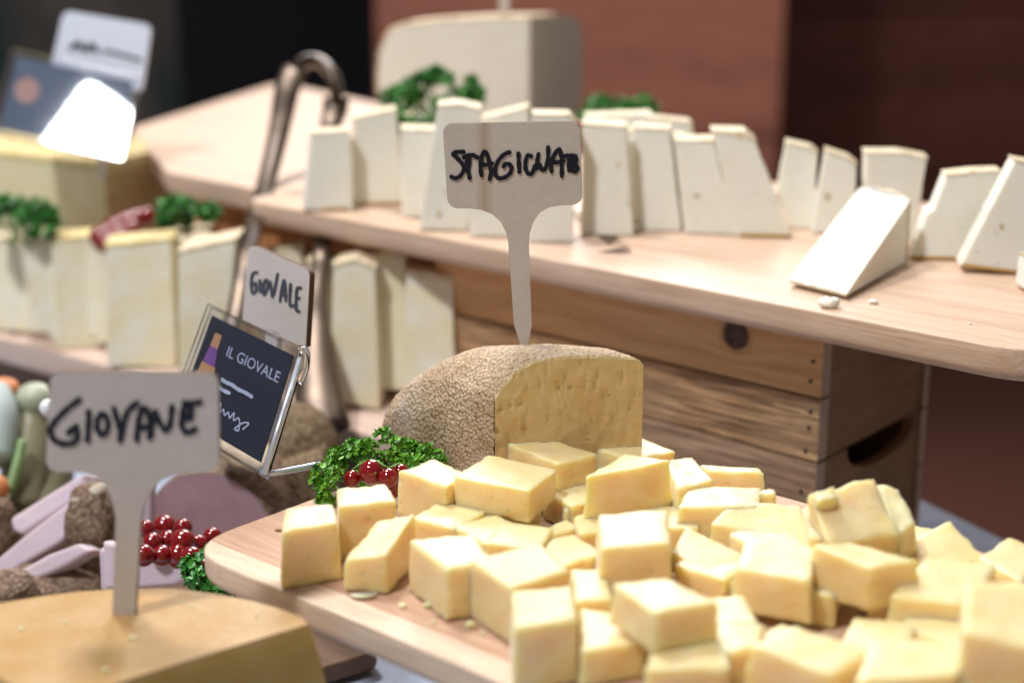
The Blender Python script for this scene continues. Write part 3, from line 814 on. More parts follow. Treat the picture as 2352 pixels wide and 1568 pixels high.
# GIOVANE
o2 = arc(141, 882, 27, 180, 268) + arc(476, 882, 26, 272, 358) + arc(472, 1052, 32, 2, 88) + \
     [(440, 1086), (405, 1090), (370, 1103), (345, 1130), (330, 1165), (323, 1200), (318, 1300), (310, 1435), (256, 1435), (262, 1300), (265, 1190), (260, 1160), (245, 1120), (220, 1095), (190, 1085), (150, 1084)] + arc(136, 1053, 31, 95, 176)
pG = D(285, 1412, .490); nG = Vector((-.04, -1, .02)).normalized()
zg = lambda X, Y: ((X / 2.613) * .91875, (550 + Y / 2.613) * .91875)
gio = [[(520,1170),(440,1230),(370,1300),(330,1360),(345,1420),(400,1455),(470,1455),(505,1420),(500,1370),(450,1385)], [(500,1345),(455,1380)],
       [(580,1250),(578,1340),(572,1435)],
       [(660,1265),(635,1310),(640,1370),(670,1400),(700,1370),(705,1310),(685,1270),(655,1265)],
       [(745,1225),(765,1300),(785,1370),(785,1440)], [(900,1190),(840,1240),(810,1320),(790,1430)],
       [(895,1435),(900,1340),(925,1240),(955,1230),(975,1290),(985,1350),(975,1415)], [(905,1360),(945,1350),(990,1345)],
       [(985,1410),(1000,1300),(1015,1250),(1040,1310),(1080,1370),(1110,1330),(1125,1215)],
       [(1205,1190),(1260,1195),(1310,1185)], [(1210,1195),(1190,1280),(1190,1350),(1225,1385),(1280,1360)], [(1195,1290),(1240,1270),(1250,1225),(1215,1215)], [(1195,1300),(1250,1290)]]
gio = [[zg(x, y) for x, y in s_] for s_ in gio]
t2 = tag_sign('plant_tag', o2, pG, nG, .0022, 'wooden tag reading GIOVANE stuck in the orange cheese wedge at the lower left', gio, 13, M['tagwood'])

# GIOVALE, turned to the side
pV = D(640, 690, .655); nV = Vector((-.80, -.60, .03)).normalized()
o3 = roundpoly([Vector((572, 560, 0)), Vector((712, 622, 0)), Vector((702, 800, 0)), Vector((556, 735, 0))], [14, 22, 5, 5], 5)
zv = lambda X, Y: ((590 + X / 5.405) * .91875, (590 + Y / 5.405) * .91875)
gv = [[(290,490),(240,500),(215,600),(225,760),(275,740),(275,640),(245,650)], [(330,600),(335,750)],
      [(400,600),(370,690),(385,790),(430,700),(430,600),(400,600)], [(470,620),(500,820)], [(570,510),(520,780)],
      [(600,880),(640,640),(665,620),(680,870)], [(610,790),(680,790)], [(745,650),(735,920),(800,930)], [(880,700),(830,720),(820,980),(860,1015)], [(820,830),(865,840)]]
gv = [[zv(x, y) for x, y in s_] for s_ in gv]
t3 = tag_sign('plant_tag', [(p.x, p.y) for p in o3], pV, nV, .0026, 'pale wooden tag reading GIOVALE turned sideways behind the dark card', gv, 6.5, M['tagwood_h'])
def_low = PL(640, 860, pV, nV)
low = [PL(612, 750, pV, nV), PL(640, 765, pV, nV), PL(640, 1010, pV, nV), PL(620, 1010, pV, nV)]
prism('stem', low, -nV * .0024, M['tagwood_h'], t3)

# ------------------------------------------------------------ young cheese at the lower left
yz = PL(285, 1412, pG, nG).z
yp = [(-160, 1470), (-60, 1400), (0, 1383), (90, 1368), (180, 1357), (285, 1350), (400, 1350), (500, 1362), (580, 1378), (640, 1394), (700, 1418), (712, 1432), (560, 1478), (420, 1520), (250, 1575), (120, 1625)]
top = [Z(x, y, yz) for x, y in yp]
yr = empty('young_cheese_wedge', Vector((sum(p.x for p in top) / len(top), sum(p.y for p in top) / len(top), ZT)), 'orange tan young cheese wedge at the lower left under the GIOVANE tag', 'cheese')
n = len(top); c = sum(top, Vector()) / n
bot_ = []
for p in top:
    o_ = (p - c); s_ = 1.06; bot_.append(Vector((c.x + o_.x * s_, c.y + o_.y * s_, ZT + .0005)))
rings = []
K = 10
for k in range(K + 1):
    f = k / K; bulge = 1 + .11 * math.sin(math.pi * min(1, f * .9 + .0)) ** .8
    rr_ = []
    for i, p in enumerate(top):
        cutside = i in (11, 12, 13, 14, 15)
        q = p.lerp(bot_[i], f); o_ = Vector((q.x - c.x, q.y - c.y, 0)) * (1 if cutside and i > 11 else bulge)
        rr_.append(Vector((c.x + o_.x, c.y + o_.y, q.z)))
    rings.append(rr_)
ti = [c + (p - c) * .985 + Vector((0, 0, .0)) for p in top]
for p in rings[0]: p.z -= .0012
V = ti + [p for r_ in rings for p in r_]
Fc = [list(range(n))] + [[i, (i + 1) % n, n + (i + 1) % n, n + i] for i in range(n)]
for k in range(K):
    for i in range(n): a_ = n + k * n; Fc.append([a_ + i, a_ + (i + 1) % n, a_ + n + (i + 1) % n, a_ + n + i])
yo = mk('paste', V, Fc, M['young_rind'], yr, None, True)
yo.data.materials.append(M['young_cut'])
mdl = yo.modifiers.new('split', 'EDGE_SPLIT'); mdl.split_angle = R(40)
for f in yo.data.polygons:
    if f.center.z + ZT < yz - .0025: f.material_index = 1
for i, (x, y, r_) in enumerate([(303, 1466, .0011), (243, 1540, .0012), (50, 1445, .0010), (150, 1430, .0007), (440, 1395, .0008), (590, 1415, .0007)]):
    p = Z(x, y, yz)
    tag(sphere('cheese_crumb', p + Vector((0, 0, r_ * .3)), r_, M['cube'], None, p, (1.3, .8, .5), 8, 6), 
        ['white crumb in front of the GIOVANE stem', 'pale crumb on the near edge of the orange cheese', 'pale crumb at the left of the orange cheese', 'tiny crumb left behind the GIOVANE stem', 'tiny crumb right behind the GIOVANE stem', 'tiny crumb at the far right on the orange cheese'][i], 'crumb', 'crumbs on the orange cheese')

# ------------------------------------------------------------ slices: upright wedges seen on a cut side
PLANE = {}
def slice_(name, pts, nrind, base, th, label, group, mat='white', rmat='pale_rind', yaw=0, z=None, lean=0.20, rind_th=.0013, shrink=.75, cat='cheese wedge'):
    """pts: outline in pixels, starting with the nrind points of the rind edge; base: pixel standing on the surface"""
    z = ZB2 if z is None else z
    p0 = Z(base[0], base[1], z)
    nrm = Vector((math.sin(R(yaw)), -math.cos(R(yaw)), lean)).normalized()
    poly = [PL(x, y, p0, nrm) for x, y in pts]
    for p in poly: p.z = max(p.z, z + .0003)
    n = len(poly); c = sum(poly, Vector()) / n
    rp = poly[:nrind]
    back = -Vector((nrm.x, nrm.y, 0)).normalized() * th
    # wedge: the rind side is thick, the tip side thin
    low_ = min(p.z for p in poly); hgt = max(p.z for p in poly) - low_ + 1e-6
    def bk(p):
        return p + back
    inner = [p - (p - c).normalized() * 0 for p in poly]
    # move paste edge below the rind
    pin = [Vector(p) for p in poly]
    dn = Vector((0, 0, -1))
    for i in range(nrind):
        d_ = (c - poly[i]); d_.normalize(); pin[i] = poly[i] + d_ * rind_th
    # finely divided outline with a little unevenness
    def dens(P, seed):
        out = []
        for i in range(len(P)):
            a_, b_ = P[i], P[(i + 1) % len(P)]; m_ = max(2, int((b_ - a_).length / .004))
            for k in range(m_):
                p = a_.lerp(b_, k / m_)
                if k: p = p + (p - c).normalized() * noise.noise(p * 350 + Vector((seed, 0, 0))) * .0005
                out.append(p)
        return out
    dp = dens(pin, len(label))
    for p in dp: p.z = max(p.z, z + .0003)
    o = prism(name, dp, back, M[mat], None, .0007, Vector((c.x, c.y, z)), 2)
    tag(o, label, cat, group)
    if nrind > 1:
        ro_ = rp; ri_ = pin[:nrind]
        strip = ro_ + ri_[::-1]
        eps = nrm * .0002
        prism('rind', [p + eps for p in strip], back - eps * 2, M[rmat], o, .0005)
    PLANE[label] = (o, p0, nrm)
    return o
WG = 'white cheese wedges standing on the raised board'
sl = [
 ([(712,305),(806,300),(811,489),(697,482)], 2, (750,486), .020, 'small white wedge at the far left end of the raised board', 10),
 ([(808,272),(912,250),(930,473),(814,471)], 2, (870,472), .022, 'second white wedge from the left, left of the parsley', 8),
 ([(920,296),(1010,298),(985,502),(925,500)], 2, (955,500), .022, 'white wedge directly under the parsley', 5),
 ([(1003,242),(1055,238),(1106,250),(1076,534),(962,528)], 3, (1020,531), .024, 'tall white wedge between parsley and tag, leaning right', 0),
 ([(1105,272),(1216,245),(1222,470),(1100,470)], 2, (1150,500), .020, 'white wedge with slanting top directly behind the tag', 0),
 ([(1080,330),(1180,330),(1180,548),(1078,545)], 2, (1130,546), .012, 'low white wedge left of the tag stem', 0),
 ([(1222,262),(1310,263),(1325,280),(1316,557),(1210,560)], 3, (1260,558), .020, 'white wedge right of the tag stem with brown side', 0),
 ([(1335,283),(1440,290),(1455,542),(1333,543)], 2, (1400,542), .024, 'white wedge immediately right of the tag', -6),
 ([(1345,268),(1500,262),(1500,440),(1345,440)], 2, (1420,480), .022, 'white wedge in the second row behind the tag right edge', 0),
 ([(1452,292),(1540,296),(1566,532),(1466,533)], 2, (1510,532), .022, 'white wedge third from the tag with a dark gap at its left', -8),
 ([(1478,268),(1590,280),(1597,318),(1597,460),(1478,460)], 3, (1540,490), .018, 'white wedge with long rind seen behind the row', 0),
 ([(1546,322),(1640,322),(1692,540),(1572,540)], 2, (1630,540), .022, 'white wedge with rusty spot left of the strongly leaning one', -8),
 ([(1632,300),(1712,302),(1738,325),(1818,545),(1690,550)], 3, (1750,546), .022, 'strongly leaning white wedge with orange lower edge', -6),
 ([(1802,325),(1862,338),(1880,352),(1868,528),(1818,528),(1782,450)], 3, (1845,527), .015, 'narrow white wedge right of the leaning one', -10),
 ([(1893,343),(1950,362),(1970,378),(1964,535),(1862,540)], 3, (1910,538), .015, 'narrow white wedge with brown pit behind the lying one', -10),
 ([(1986,350),(2070,350),(2134,362),(2100,545),(1985,545)], 3, (2040,545), .018, 'broad white wedge standing behind the lying one', -6),
 ([(2172,402),(2240,394),(2302,392),(2290,600),(2090,598),(2130,490),(2145,480)], 3, (2190,599), .016, 'wide white wedge with slanted left side near the right end', -6),
 ([(2328,366),(2400,380),(2460,400),(2440,640),(2348,632),(2205,612)], 3, (2340,632), .016, 'large white wedge cut by the right picture edge', -8),
]
sl += [
 ([(800,318),(850,300),(852,460),(795,460)], 2, (825,466), .02, 'white wedge in the second row between the first two', 0),
 ([(878,276),(945,262),(950,440),(880,440)], 2, (910,455), .02, 'white wedge in the second row under the parsley left edge', 0),
 ([(1096,300),(1150,296),(1150,500),(1080,500)], 2, (1110,505), .02, 'white wedge in the second row left of the tag', 0),
 ([(1425,300),(1470,300),(1480,510),(1430,510)], 2, (1450,515), .016, 'white wedge in the second row behind the dark gap', 0),
 ([(1520,310),(1580,312),(1600,500),(1530,500)], 2, (1560,515), .016, 'white wedge in the second row behind the rusty spotted one', 0)]
for pts, nr_, b_, th_, lab, yaw in sl:
    slice_('cheese_wedge', pts, nr_, b_, th_, lab, WG, yaw=yaw)
slice_('cheese_wedge', [(2356,590),(2430,600),(2430,680),(2350,664)], 2, (2390,672), .012, 'white wedge corner at the extreme right', WG)

M['amber'] = plain('amber_crust', (.55, .33, .10), .6); M['pit'] = plain('brown_pit', (.56, .44, .26), .8)
def spot(lab, px, py, rx, ry):
    o, p0, nn_ = PLANE[lab]; c = PL(px, py, p0, nn_) + nn_ * .0006
    ex_ = Vector((-nn_.y, nn_.x, 0)).normalized(); ey_ = ex_.cross(nn_)
    if ey_.z < 0: ey_ = -ey_
    pts = [c + ex_ * rx * math.cos(k * .63) * (1 + .3 * math.sin(k * 2.1)) + ey_ * ry * math.sin(k * .63) for k in range(10)]
    prism('pit', pts, -nn_ * .0006, M['pit'], o)
def foot(lab, a, b):
    o, p0, nn_ = PLANE[lab]; A_, B_ = PL(*a, p0, nn_), PL(*b, p0, nn_)
    A_.z = max(A_.z, ZB2 + .0005); B_.z = max(B_.z, ZB2 + .0005)
    prism('lower_rind', [A_, B_, B_ + Vector((0, 0, .0016)), A_ + Vector((0, 0, .0016))], nn_ * .0006, M['amber'], o, .0002)
spot('narrow white wedge with brown pit behind the lying one', 1900, 452, .0016, .0018)
spot('white wedge with rusty spot left of the strongly leaning one', 1600, 450, .0014, .0012)
spot('white wedge immediately right of the tag', 1446, 466, .0009, .0014)
spot('white wedge immediately right of the tag', 1420, 378, .0010, .0008)
spot('tall white wedge between parsley and tag, leaning right', 1008, 492, .0013, .0016)
spot('tall white wedge between parsley and tag, leaning right', 1022, 440, .0008, .0010)
spot('large white wedge cut by the right picture edge', 2300, 520, .0009, .0012)
foot('strongly leaning white wedge with orange lower edge', (1700, 551), (1816, 548))
foot('large white wedge cut by the right picture edge', (2208, 612), (2348, 634))
foot('wide white wedge with slanted left side near the right end', (2092, 598), (2205, 602))
foot('second white wedge from the left, left of the parsley', (830, 474), (922, 474))
foot('small white wedge at the far left end of the raised board', (740, 489), (800, 490))

# lying wedge: a sector with rind at the right end
zr = ZB2
def solid(name, pts3, faces, mat, label, cat, group=None, bev=.001, parent=None):
    o = mk(name, pts3, faces, mat, parent); 
    if bev: bevel(o, bev, 3)
    return tag(o, label, cat, group) if parent is None else o
gb = Z(2080, 603, zr + .0006)
lo_, hi_ = .005, .09
for _ in range(40):
    mid = (lo_ + hi_) / 2
    if proj(gb + Vector((0, 0, mid)))[1] > 462: lo_ = mid
    else: hi_ = mid
htop = lo_
gt = gb + Vector((-.0004, 0, htop))
wA, wB = Z(1811, 641, zr + .004), Z(1944, 675, zr + .0032)
bt = Z(1975, 431, zr + htop * 1.03); bb = Vector((bt.x + .001, bt.y + .001, zr + .0006))
rim_t = [gt, Z(2066, 447, zr + htop * 1.03), Z(2040, 436, zr + htop * 1.04), Z(2008, 431, zr + htop * 1.04), bt]
NN = 18
def quadgrid(a, b, c, d, n1, n2, seed, amp=.00035):
    """patch a-b-c-d"""
    return [[(a.lerp(b, i / n1)).lerp(d.lerp(c, i / n1), j / n2) for i in range(n1 + 1)] for j in range(n2 + 1)]
Vv = []; Ff = []
# big cut face: from the tip edge wA..wB up to the curved rind edge
def rimpt(f):
    x = f * (len(rim_t) - 1); i_ = min(int(x), len(rim_t) - 2); return rim_t[len(rim_t) - 1 - i_].lerp(rim_t[len(rim_t) - 2 - i_], x - i_)
for j in range(NN + 1):
    for i in range(NN + 1):
        a_ = wA.lerp(wB, i / NN); b_ = rimpt(i / NN); p = a_.lerp(b_, j / NN)
        jit = noise.noise(p * 420) * .0004 + (noise.noise(p * 900) * .0007 if j == 0 else 0)
        Vv.append(p + Vector((0, -jit, jit)))
for j in range(NN):
    for i in range(NN): Ff.append([j * (NN + 1) + i, j * (NN + 1) + i + 1, (j + 1) * (NN + 1) + i + 1, (j + 1) * (NN + 1) + i])
low1, low2 = wA + Vector((.001, .002, -.0022)), wB + Vector((.0, .0015, -.0016))
n0 = len(Vv); Vv += [low1, low2, gb, bb]
Ff.append([i for i in range(NN, -1, -1)] + [n0, n0 + 1])                      # tip edge
Ff.append([n0 + 1, n0 + 2] + [j * (NN + 1) + NN for j in range(NN, -1, -1)])   # right side
Ff.append([n0, n0 + 3] + [j * (NN + 1) for j in range(NN, -1, -1)])            # left side
Ff.append([n0 + 2, n0 + 3] + [NN * (NN + 1) + i for i in range(NN + 1)])       # rind end
Ff.append([n0, n0 + 1, n0 + 2, n0 + 3])
lw = mk('cheese_wedge', Vv, Ff, M['white'], None, None, True)
tag(lw, 'white cheese wedge lying on its side in front of the row with a sharp shadow', 'cheese wedge', WG)
lw.modifiers.new('split', 'EDGE_SPLIT').split_angle = R(32)
rpz = [p + Vector((.0003, 0, .0003)) for p in rim_t] + [bb + Vector((0, .0004, 0)), gb + Vector((.0004, 0, 0))]
prism('rind', rpz, Vector((.0010, .0012, 0)), M['pale_rind'], lw, .0004)
# crumbs on the raised board
def crumb(px, py, z, r_, label, mat='white', grp='crumbs on the boards', sc_=(1.2, 1, .8)):
    p = Z(px, py, z); s_ = rnd.random() * 9
    o = sphere('cheese_crumb', p + Vector((0, 0, r_ * .55)), r_, M[mat], None, p, sc_, 12, 8)
    for v in o.data.vertices: v.co += v.co.normalized() * noise.noise(v.co * 700 + Vector((s_, 0, 0))) * r_ * .55
    for v in o.data.vertices: v.co.z = max(v.co.z, 0)
    return tag(o, label, 'crumb', grp)
crumb(1905, 706, ZB2, .0036, 'large cheese crumb in front of the lying wedge')
crumb(1888, 700, ZB2, .0018, 'small crumb touching the large crumb left side')
crumb(2006, 697, ZB2, .0019, 'flat crumb right of the large crumb on the raised board', sc_=(1.3, 1, .35))
crumb(1500, 630, ZB2, .0008, 'tiny crumb on the rim of the raised board')
crumb(2228, 745, ZB2, .0006, 'speck near the right corner of the raised board')
crumb(640, 1219, ZB1, .0008, 'small grey seed left of the first cheese cube', 'calyx', sc_=(1.8, .7, .5))
crumb(832, 1374, ZB1, .0022, 'flat crumb between the first cubes of the near board', 'cube', sc_=(1.9, .9, .2))
crumb(855, 1368, ZB1, .0012, 'thin flake at the foot of the slanted cube', 'cube', sc_=(1.4, .9, .3))
for i, (x, y) in enumerate([(995, 1432), (1010, 1410), (985, 1395), (1110, 1455), (925, 1395), (1080, 1440)]):
    crumb(x, y, ZB1, .0009 + .0003 * (i % 3), ['tiny crumb at the foot of the third front row cube', 'tiny crumb touching the third front row cube', 'tiny crumb between slanted and third front row cube', 'tiny crumb left of the longest front row cube', 'tiny crumb right of the slanted cube', 'tiny crumb in the shadow of the third front row cube'][i], 'cube')

# ------------------------------------------------------------ half wheel at the back
def wheel(name, axis_px, dist, rad, hgt, a0, a1, zbase, label, mat, rmat, dome=.006, bul=.010, NA=28, cat='cheese'):
    ax = CAM + ray(axis_px, 200) * 1.0; 
    r_ = ray(axis_px, 200); ax = Vector((r_.x, r_.y, 0)) * (dist / (r_.y * CT - r_.z * ST) * 1.0); ax.z = zbase
    prof = [(0, hgt), (rad * .5, hgt - dome * .2), (rad * .78, hgt - dome * .7)]
    for k in range(1, 9):
        a = math.pi * k / 9
        prof.append((rad * .80 + (rad * .20) * math.sin(a) ** .62, hgt * .5 + (hgt * .5 - dome) * math.cos(a) ** 1 if True else 0))
    prof += [(rad * .78, .0), (0, .0)]
    m_ = len(prof); V = []; Fc = []
    for i in range(NA + 1):
        a = R(a0 + (a1 - a0) * i / NA)
        for (x, z_) in prof: V.append(ax + Vector((x * math.cos(a), x * math.sin(a), z_)))
    for i in range(NA):
        for k in range(m_ - 1): Fc.append([i * m_ + k, i * m_ + k + 1, (i + 1) * m_ + k + 1, (i + 1) * m_ + k])
    root = empty(name, ax, label, cat)
    mk('rind', V, Fc, rmat, root, None, True)
    for aa in (a0, a1):
        a = R(aa); dr = Vector((math.cos(a), math.sin(a), 0)); 
        off = Vector((math.sin(a), -math.cos(a), 0)) * (.0008 if aa == a0 else -.0008)
        c_ = Vector((rad * .45, 0, hgt * .5))
        P = []
        for (x, z_) in prof:
            x2 = c_.x + (x - c_.x) * .965 if x > 0 else 0; z2 = c_.z + (z_ - c_.z) * .955
            P.append(ax + dr * x2 + Vector((0, 0, z2)) + off)
        Q = [ax + dr * x + Vector((0, 0, z_)) for (x, z_) in prof]
        n_ = len(P)
        mk('cut_face', P, [list(range(n_))], mat, root)
        mk('rind_edge', P + Q, [[i, (i + 1) % n_, n_ + (i + 1) % n_, n_ + i] for i in range(n_)], rmat, root)
    return root
M['wheel_paste'] = cheese('wheel_paste', (.92, .91, .82), (.88, .86, .74), sss=0, rough=.55, flecks=0, pits=.3)
wz = ZB2
wheel('cheese_wheel_wedge', 1215, 1.13, .113, .094, 67, 185, wz, 'large cut piece of a cheese wheel towering behind the white wedges', M['wheel_paste'], M['wheel_rind'])
# its tag stem at the very top
pw = D(1157, 40, 1.14)
tg = empty('plant_tag', pw, 'wooden tag stem stuck in the top of the big wheel piece', 'sign')
prism('stem', [PL(1146, -60, pw, Vector((0, -1, 0))), PL(1170, -60, pw, Vector((0, -1, 0))), PL(1168, 42, pw, Vector((0, -1, 0))), PL(1148, 42, pw, Vector((0, -1, 0)))], Vector((0, .003, 0)), M['tagwood_h'], tg)
prism('plate', [PL(x, y, pw, Vector((0, -1, 0))) for x, y in ((1060, -200), (1255, -200), (1255, -61), (1060, -61))], Vector((0, .003, 0)), M['tagwood_h'], tg)

# ------------------------------------------------------------ parsley and redcurrants
def parsley(center, rx, ry, rz, nclump, seed, label, mat='leaf', leaf=.0016, dens=26, cr=.0042, grp='parsley sprigs', droop=()):
    rg = random.Random(seed); V, Fc = [], []; sv, sf = [], []
    c = Vector(center)
    root = empty('parsley', c - Vector((0, 0, rz)), label, 'parsley', grp)
    pts = []
    for i in range(nclump):
        while True:
            d = Vector((rg.gauss(0, 1), rg.gauss(0, 1), rg.gauss(0, 1))).normalized()
            if d.z > -.35: break
        k = rg.uniform(.55, 1); pts.append(c + Vector((d.x * rx * k, d.y * ry * k, d.z * rz * k)))
    pts += [Vector(p) for p in droop]
    for p in pts:
        ax = ((p - c) + Vector((0, 0, .004))).normalized()
        for j in range(dens):
            d = Vector((rg.gauss(0, 1), rg.gauss(0, 1), rg.gauss(0, 1))).normalized()
            if d.dot(ax) < -.3: d = -d
            q = p + d * cr * rg.uniform(.6, 1.0); nn = (d + Vector((rg.uniform(-.6, .6), rg.uniform(-.6, .6), rg.uniform(-.3, .8)))).normalized()
            t = nn.orthogonal().normalized(); b = nn.cross(t); L_ = leaf * rg.uniform(.6, 1.25); w0 = rg.uniform(.6, 1); ph = rg.uniform(0, 6.28)
            n0 = len(V); V.append(q - nn * L_ * .35); m_ = 9
            for k in range(m_):
                a = 2 * math.pi * k / m_ + ph; rr_ = L_ * (.75 + .35 * (k % 2))
                V.append(q + t * math.cos(a) * rr_ + b * math.sin(a) * rr_ * w0 + nn * L_ * (.45 if k % 2 else -.10))
            for k in range(m_): Fc.append([n0, n0 + 1 + k, n0 + 1 + (k + 1) % m_])
    me = mk('leaves', V, Fc, M[mat], root, None, True)
    for i, p in enumerate(pts[:nclump:2]):
        b0 = c - Vector((0, 0, rz * .9)) + Vector((rg.uniform(-.3, .3) * rx, rg.uniform(-.3, .3) * ry, 0))
        tube('stalk', [b0, b0.lerp(p, .5) + Vector((0, 0, rz * .12)), p], [.0008, .0006, .0004], M['stem'], root, sides=6)
    return root
pc = Z(845, 1110, ZB1 + .008)
parsley(pc + Vector((.004, .022, -.002)), .024, .010, .013, 34, 3, 'curly parsley sprig with redcurrants at the left of the near board', dens=34,
        droop=[D(752, 1150, .585), D(748, 1120, .588), D(742, 1085, .59), D(760, 1130, .583), D(770, 1060, .595), D(775, 1045, .60), D(735, 1100, .59), D(765, 1090, .583), D(930, 1065, .60), D(900, 1050, .605), D(945, 1070, .60), D(750, 1140, .585)])
parsley(D(990, 232, .965), .030, .012, .017, 30, 5, 'dark green parsley tuft on the white wedges before the wheel piece', 'leaf_dark', .0028, 22, .006,
        droop=[D(920, 260, .93), D(925, 285, .92), D(915, 275, .92), D(1075, 200, .97), D(1080, 190, .97), D(950, 280, .92), D(980, 285, .92), D(1070, 215, .96)])
parsley(D(1375, 262, 1.02), .013, .010, .012, 10, 8, 'parsley tuft at the right foot of the wheel piece', 'leaf_dark', .0028, 20, .006)
parsley(D(1462, 262, 1.0), .012, .010, .009, 8, 9, 'small parsley sprig at the right behind the row of wedges', 'leaf_dark', .0028, 20, .006)
parsley(D(45, 515, .97), .026, .014, .015, 20, 11, 'dark parsley tuft at the left picture edge', 'leaf_dark', .003, 22, .007)
parsley(D(425, 505, .97), .021, .014, .013, 18, 12, 'dark parsley tuft in front of the brown crate', 'leaf_dark', .003, 22, .007)
parsley(D(500, 1325, .60), .016, .010, .010, 16, 13, 'parsley sprig in shade under the tip of the near board', 'leaf_dark', .0022, 24, .005)

def currants(pts, label, group=None):
    """pts: (px, py, depth, radius)"""
    c = sum((D(x, y, d) for x, y, d, r_ in pts), Vector()) / len(pts)
    root = empty('redcurrants', c, label, 'redcurrants', group)
    for (x, y, d, r_) in pts:
        p = D(x, y, d); b = sphere('berry', p, r_, M['red'], root, seg=24, rings=16)
        tip = p + Vector((rnd.uniform(-1, 1), -.6, rnd.uniform(-.8, .2))).normalized() * r_ * .98
        sphere('calyx', tip, r_ * .13, M['calyx'], b, seg=6, rings=4)
    st = [D(x, y, d) + Vector((0, .002, r_ * .9)) for x, y, d, r_ in pts]
    if 1 < len(st) < 6: tube('stalk', catmull(st, 3), .0004, M['stem'], root, sides=5)
    return root
currants([(809, 1099, .585, .0034), (853, 1084, .582, .0049), (892, 1098, .578, .0039), (920, 1086, .585, .0036), (900, 1124, .583, .0036)], 'three glossy redcurrants in the parsley behind the front cubes')
rb_ = []
rg = random.Random(4)
for (x, y) in [(335,1215),(350,1245),(330,1275),(378,1210),(385,1240),(372,1275),(420,1212),(420,1245),(410,1276),(455,1250),(440,1282),(470,1290),(488,1232),(462,1310)]:
    rb_.append((x, y, .665 - (y - 1200) * .00035 + rg.uniform(-.006, .006), rg.uniform(.0040, .0058)))
currants(rb_, 'heap of redcurrants between the ham and the orange cheese')
currants([(232, 545, .97, .0075), (258, 528, .98, .0075), (285, 515, .99, .0075), (310, 505, 1.0, .007), (268, 548, .965, .0075), (300, 530, .975, .007), (335, 500, 1.01, .007), (240, 560, .955, .006)], 'blurred redcurrants at the foot of the yellow block')
currants([(1331, 290, .90, .003), (1405, 272, .99, .004), (1432, 268, 1.0, .004)], 'red berries peeping out behind the tag right corner')

# ------------------------------------------------------------ tongs
tg_pts = [(525, 800, .82), (548, 680, .85), (572, 560, .885), (606, 440, .945), (632, 340, .975), (648, 265, .99), (660, 205, 1.0), (680, 160, 1.01), (712, 140, 1.02), (745, 150, 1.02), (770, 190, 1.01), (770, 250, 1.01), (757, 300, 1.0), (748, 400, .985), (742, 540, .90), (738, 590, .875), (728, 700, .86), (726, 800, .84), (730, 900, .82), (745, 985, .80)]
rad_ = [.0045, .005, .0055, .006, .0065, .0075, .0085, .0095, .0095, .0095, .009, .0085, .007, .006, .0055, .005, .006, .009, .013, .014]
tP = [D(*p) for p in tg_pts]; n1 = catmull(tP, 5)
def interp(r_, n=5):
    o_ = []
    for i in range(len(r_) - 1):
        for k in range(n): o_.append(r_[i] + (r_[i + 1] - r_[i]) * k / n)
    return o_ + [r_[-1]]
tr_ = empty('serving_tongs', tP[-1], 'polished brownish metal serving tongs leaning with the bend at the top', 'tongs')
rr2 = interp(rad_)
h_ = 9 * 5
tube('arm', n1[:h_ - 9], rr2[:h_ - 9], M['steel'], tr_, .35, 14, side_dir=(1, 0, 0))
tube('bend', n1[h_ - 10:h_ + 9], rr2[h_ - 10:h_ + 9], M['steel'], tr_, .5, 14, side_dir=(0, -1, .2))
tube('arm', n1[h_ + 8:], rr2[h_ + 8:], M['steel'], tr_, .35, 14, side_dir=(1, 0, 0))

# ------------------------------------------------------------ cream wedges on the middle board
MG = 'cream cheese wedges standing on the middle board'
ml = [
 ([(-60,590),(25,560),(70,700),(60,770),(-60,740)], 2, (0,745), .02, 'white cream wedge at the left picture edge', 12),
 ([(42,560),(112,545),(200,770),(130,800),(70,700)], 2, (150,795), .02, 'cream wedge second from the left edge', 10),
 ([(112,548),(215,540),(228,795),(135,820)], 2, (180,800), .026, 'cream wedge left of the two pale yellow ones', 10),
 ([(236,562),(300,555),(398,545),(405,850),(245,840)], 3, (300,848), .03, 'broad cream wedge with a yellow stain', 6),
 ([(385,530),(485,520),(500,700),(390,720)], 2, (450,780), .02, 'short white cream wedge poking above the row', 0),
 ([(405,575),(545,545),(520,860),(410,900)], 2, (460,905), .03, 'wide cream wedge left of the dark card', 0),
 ([(480,555),(560,540),(560,840),(480,840)], 2, (520,850), .02, 'cream wedge behind the tongs left arm', 0),
 ([(702,598),(735,592),(772,600),(772,880),(702,870)], 3, (735,905), .016, 'narrow cream wedge behind the right tongs arm', 0),
 ([(850,585),(900,578),(935,590),(940,900),(850,890)], 3, (890,925), .016, 'narrow cream wedge squeezed between the two right of the tongs', 0),
 ([(575,590),(700,560),(705,820),(575,860)], 2, (640,860), .02, 'cream wedge behind the GIOVALE tag', 0),
 ([(762,606),(815,592),(866,612),(872,940),(756,918)], 3, (830,942), .026, 'big cream wedge right of the tongs', -4),
 ([(928,618),(980,626),(1045,636),(1045,900),(925,905)], 3, (960,940), .020, 'cream wedge half hidden by the crate', -10),
 ([(1015,640),(1070,650),(1070,900),(1015,900)], 2, (1040,935), .02, 'cream wedge edge just left of the crate', -10),
]
rgm = random.Random(21)
